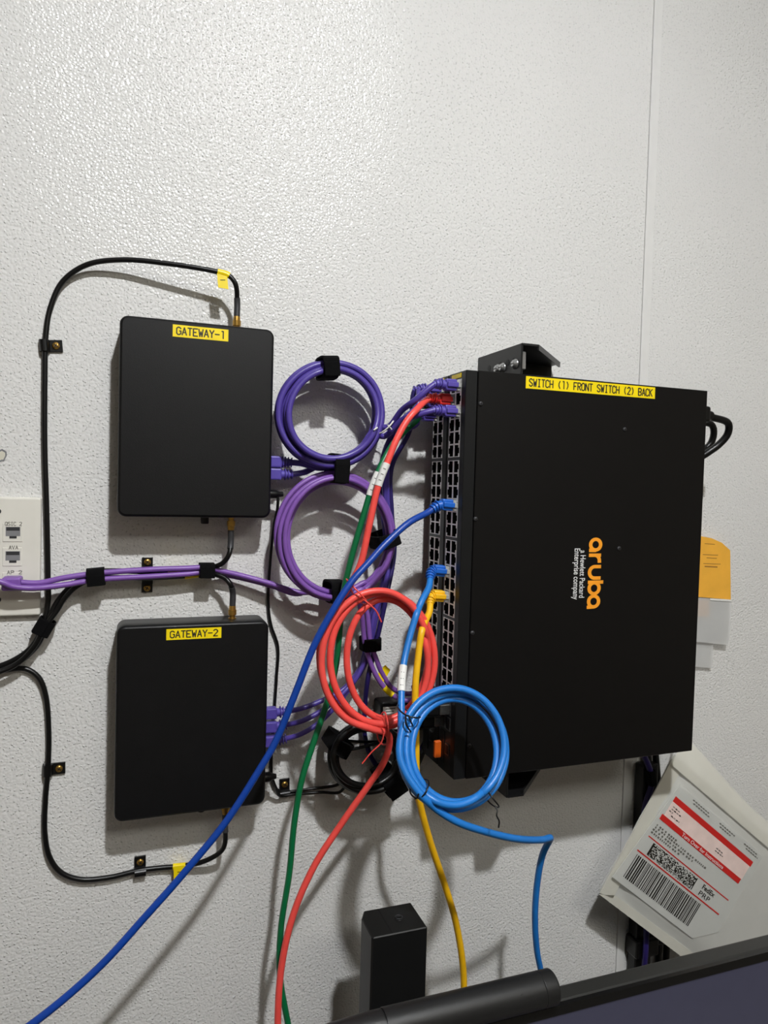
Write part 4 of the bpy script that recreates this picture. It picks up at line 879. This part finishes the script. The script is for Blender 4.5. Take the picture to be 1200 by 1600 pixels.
    m = text_mb('FedEx', o1+ux*(L*0.68)+vd*(hh*2.50), ux, -vd, L*0.15, hh*0.22, bold=0.02)
    text_mb('PRP', o1+ux*(L*0.68)+vd*(hh*2.82), ux, -vd, L*0.13, hh*0.22, bold=0.0, mb=m)
    t.part('lettering', m, 'ink', lab)
    return t
pouch()

# ------------------------------------------------------------------ desk, post, monitor, light bar
t = Thing('desk', 'laminate desk against the wall under the network gear', 'desk', (0.3, -0.38, 0))
t.part('top', MB().box((-0.75, -0.72, DESK-0.028), (1.55, -0.002, DESK), 0, 0.003, 2), 'desk')
for x_ in (-0.70, 1.46):
    for y_ in (-0.68, -0.07): t.part('leg', MB().box((x_, y_, 0), (x_+0.045, y_+0.045, DESK-0.028), 0, 0.002, 1), 'blackm')
# post with chamfered corners and a threaded hole on top
yf = -0.140
fl_, fr_ = P(582, 1467, -yf), P(668, 1447, -yf); zt_ = (fl_.z+fr_.z)/2
xa, xc = fl_.x, fr_.x; yb = -0.094
t = Thing('steel_post', 'black metal post with a flat top and threaded hole, standing behind the monitor', 'post', ((xa+xc)/2, (yf+yb)/2, DESK))
sec = [(xa+0.001, yf), (xc-0.0008, yf), (xc, yf+0.0008), (xc, yb), (xa+0.006, yb), (xa-0.0005, yb-0.012), (xa-0.0005, yf+0.002)]
m = MB().prism(sec, X, Y, Z*(zt_-DESK-0.011), origin=Z*(DESK+0.010))
ins = [((a-(xa+xc)/2)*0.965+(xa+xc)/2, (b-(yf+yb)/2)*0.965+(yf+yb)/2) for a, b in sec]; n = len(sec)
m.add([Vector((a, b, zt_-0.001)) for a, b in sec]+[Vector((a, b, zt_)) for a, b in ins], [[k, (k+1) % n, n+(k+1) % n, n+k] for k in range(n)]+[list(range(n, 2*n))])
t.part('body', m, 'post')
t.part('seam', MB().box((xa+0.021, yf+0.001, zt_-0.0004), (xa+0.0220, yb-0.001, zt_+0.0002)), 'cav')
hc = Vector((xa+0.014+(xc-xa-0.014)*0.5, (yf+yb)/2, zt_))
t.part('threaded_hole', MB().lathe(hc-Z*0.0004, Z, [(0, 0.0048), (0.0006, 0.0048), (0.0008, 0.0044), (0.0006, 0.0030), (0.0002, 0.0028)], 18), 'cav')
t.part('thread', MB().tube([hc+Vector((0.0038*math.cos(a*0.5), 0.0038*math.sin(a*0.5), 0.0007+0.00004*a)) for a in range(26)], 0.0004, 6), 'dgrey')
t.part('foot_plate', MB().box((xa-0.03, yb-0.08, DESK+0.0003), (xc+0.03, yb+0.02, DESK+0.010), 0, 0.003, 2), 'post')
# monitor
mf, zt_ = -0.300, 1.168; mx0, mx1 = -0.03, 0.79; mz0 = zt_-0.35; mb_ = -0.280
t = Thing('monitor', 'wide black monitor with a dark blue-grey screen on the desk', 'monitor', ((mx0+mx1)/2, -0.27, DESK))
t.part('housing', MB().box((mx0, mf+0.002, mz0), (mx1, mb_, zt_), 0, 0.0025, 2).box((mx0+0.18, mb_-0.001, mz0+0.05), (mx1-0.18, mb_+0.030, zt_-0.06), 0, 0.01, 2), 'mon')
bz = MB()
for lo, hi in (((mx0, mf-0.0015, zt_-0.009), (mx1, mf+0.0025, zt_-0.0006)), ((mx0, mf-0.0015, mz0), (mx1, mf+0.0025, mz0+0.018)), ((mx0, mf-0.0015, mz0+0.018), (mx0+0.009, mf+0.0025, zt_-0.009)), ((mx1-0.009, mf-0.0015, mz0+0.018), (mx1, mf+0.0025, zt_-0.009))): bz.box(lo, hi)
t.part('bezel', bz, 'monb')
t.part('screen', MB().box((mx0+0.009, mf-0.0003, mz0+0.018), (mx1-0.009, mf+0.002, zt_-0.009)), 'screen')
xm = (mx0+mx1)/2
t.part('stand_neck', MB().box((xm-0.03, mb_+0.028, DESK+0.008), (xm+0.03, mb_+0.046, mz0+0.2), 0, 0.004, 2), 'mon')
t.part('stand_base', MB().box((xm-0.13, mb_-0.10, DESK+0.0003), (xm+0.13, mb_+0.07, DESK+0.010), 0, 0.004, 2), 'mon')
# light bar on the monitor's top edge
r = 0.0137; xr = P(862, 1550, 0.296).x; yc = -0.297; zc = zt_+r+0.0003; x0_ = P(599, 1600, 0.296).x
t = Thing('light_bar', 'black cylindrical light bar resting on the top of the monitor', 'light bar', ((xr+x0_)/2, yc, zt_))
t.part('tube', MB().lathe((x0_, yc, zc), X, [(0, r*0.98), (0.0005, r), (0.0009, r), (xr-x0_-0.0139, r), (xr-x0_-0.0135, r), (xr-x0_-0.013, r*0.975)], 40), 'bar')
t.part('end_cap', MB().lathe((xr-0.0130, yc, zc), X, [(0, r*0.97), (0.0003, r), (0.0005, r), (0.0112, r), (0.0118, r*0.995), (0.0124, r*0.97), (0.0129, r*0.93), (0.0130, r*0.92)], 40), 'bar')
t.part('joint', MB().lathe((x0_-0.0012, yc, zc), X, [(0, r*0.9), (0.0012, r*0.9)], 32), 'monb')
t.part('tube', MB().lathe((x0_-0.0012, yc, zc), -X, [(0, r*0.97), (0.012, r*0.96), (0.05, r*0.8), (0.06, r*0.8), (0.10, r*0.96), (0.24, r*0.96)], 40), 'bar')
t.part('touch_mark', MB().lathe((xr-0.036, yc-r*0.80, zc+r*0.62), Vector((0, -0.8, 0.6)), [(-0.0006, 0.0010), (0.0001, 0.001)], 10), 'cav')
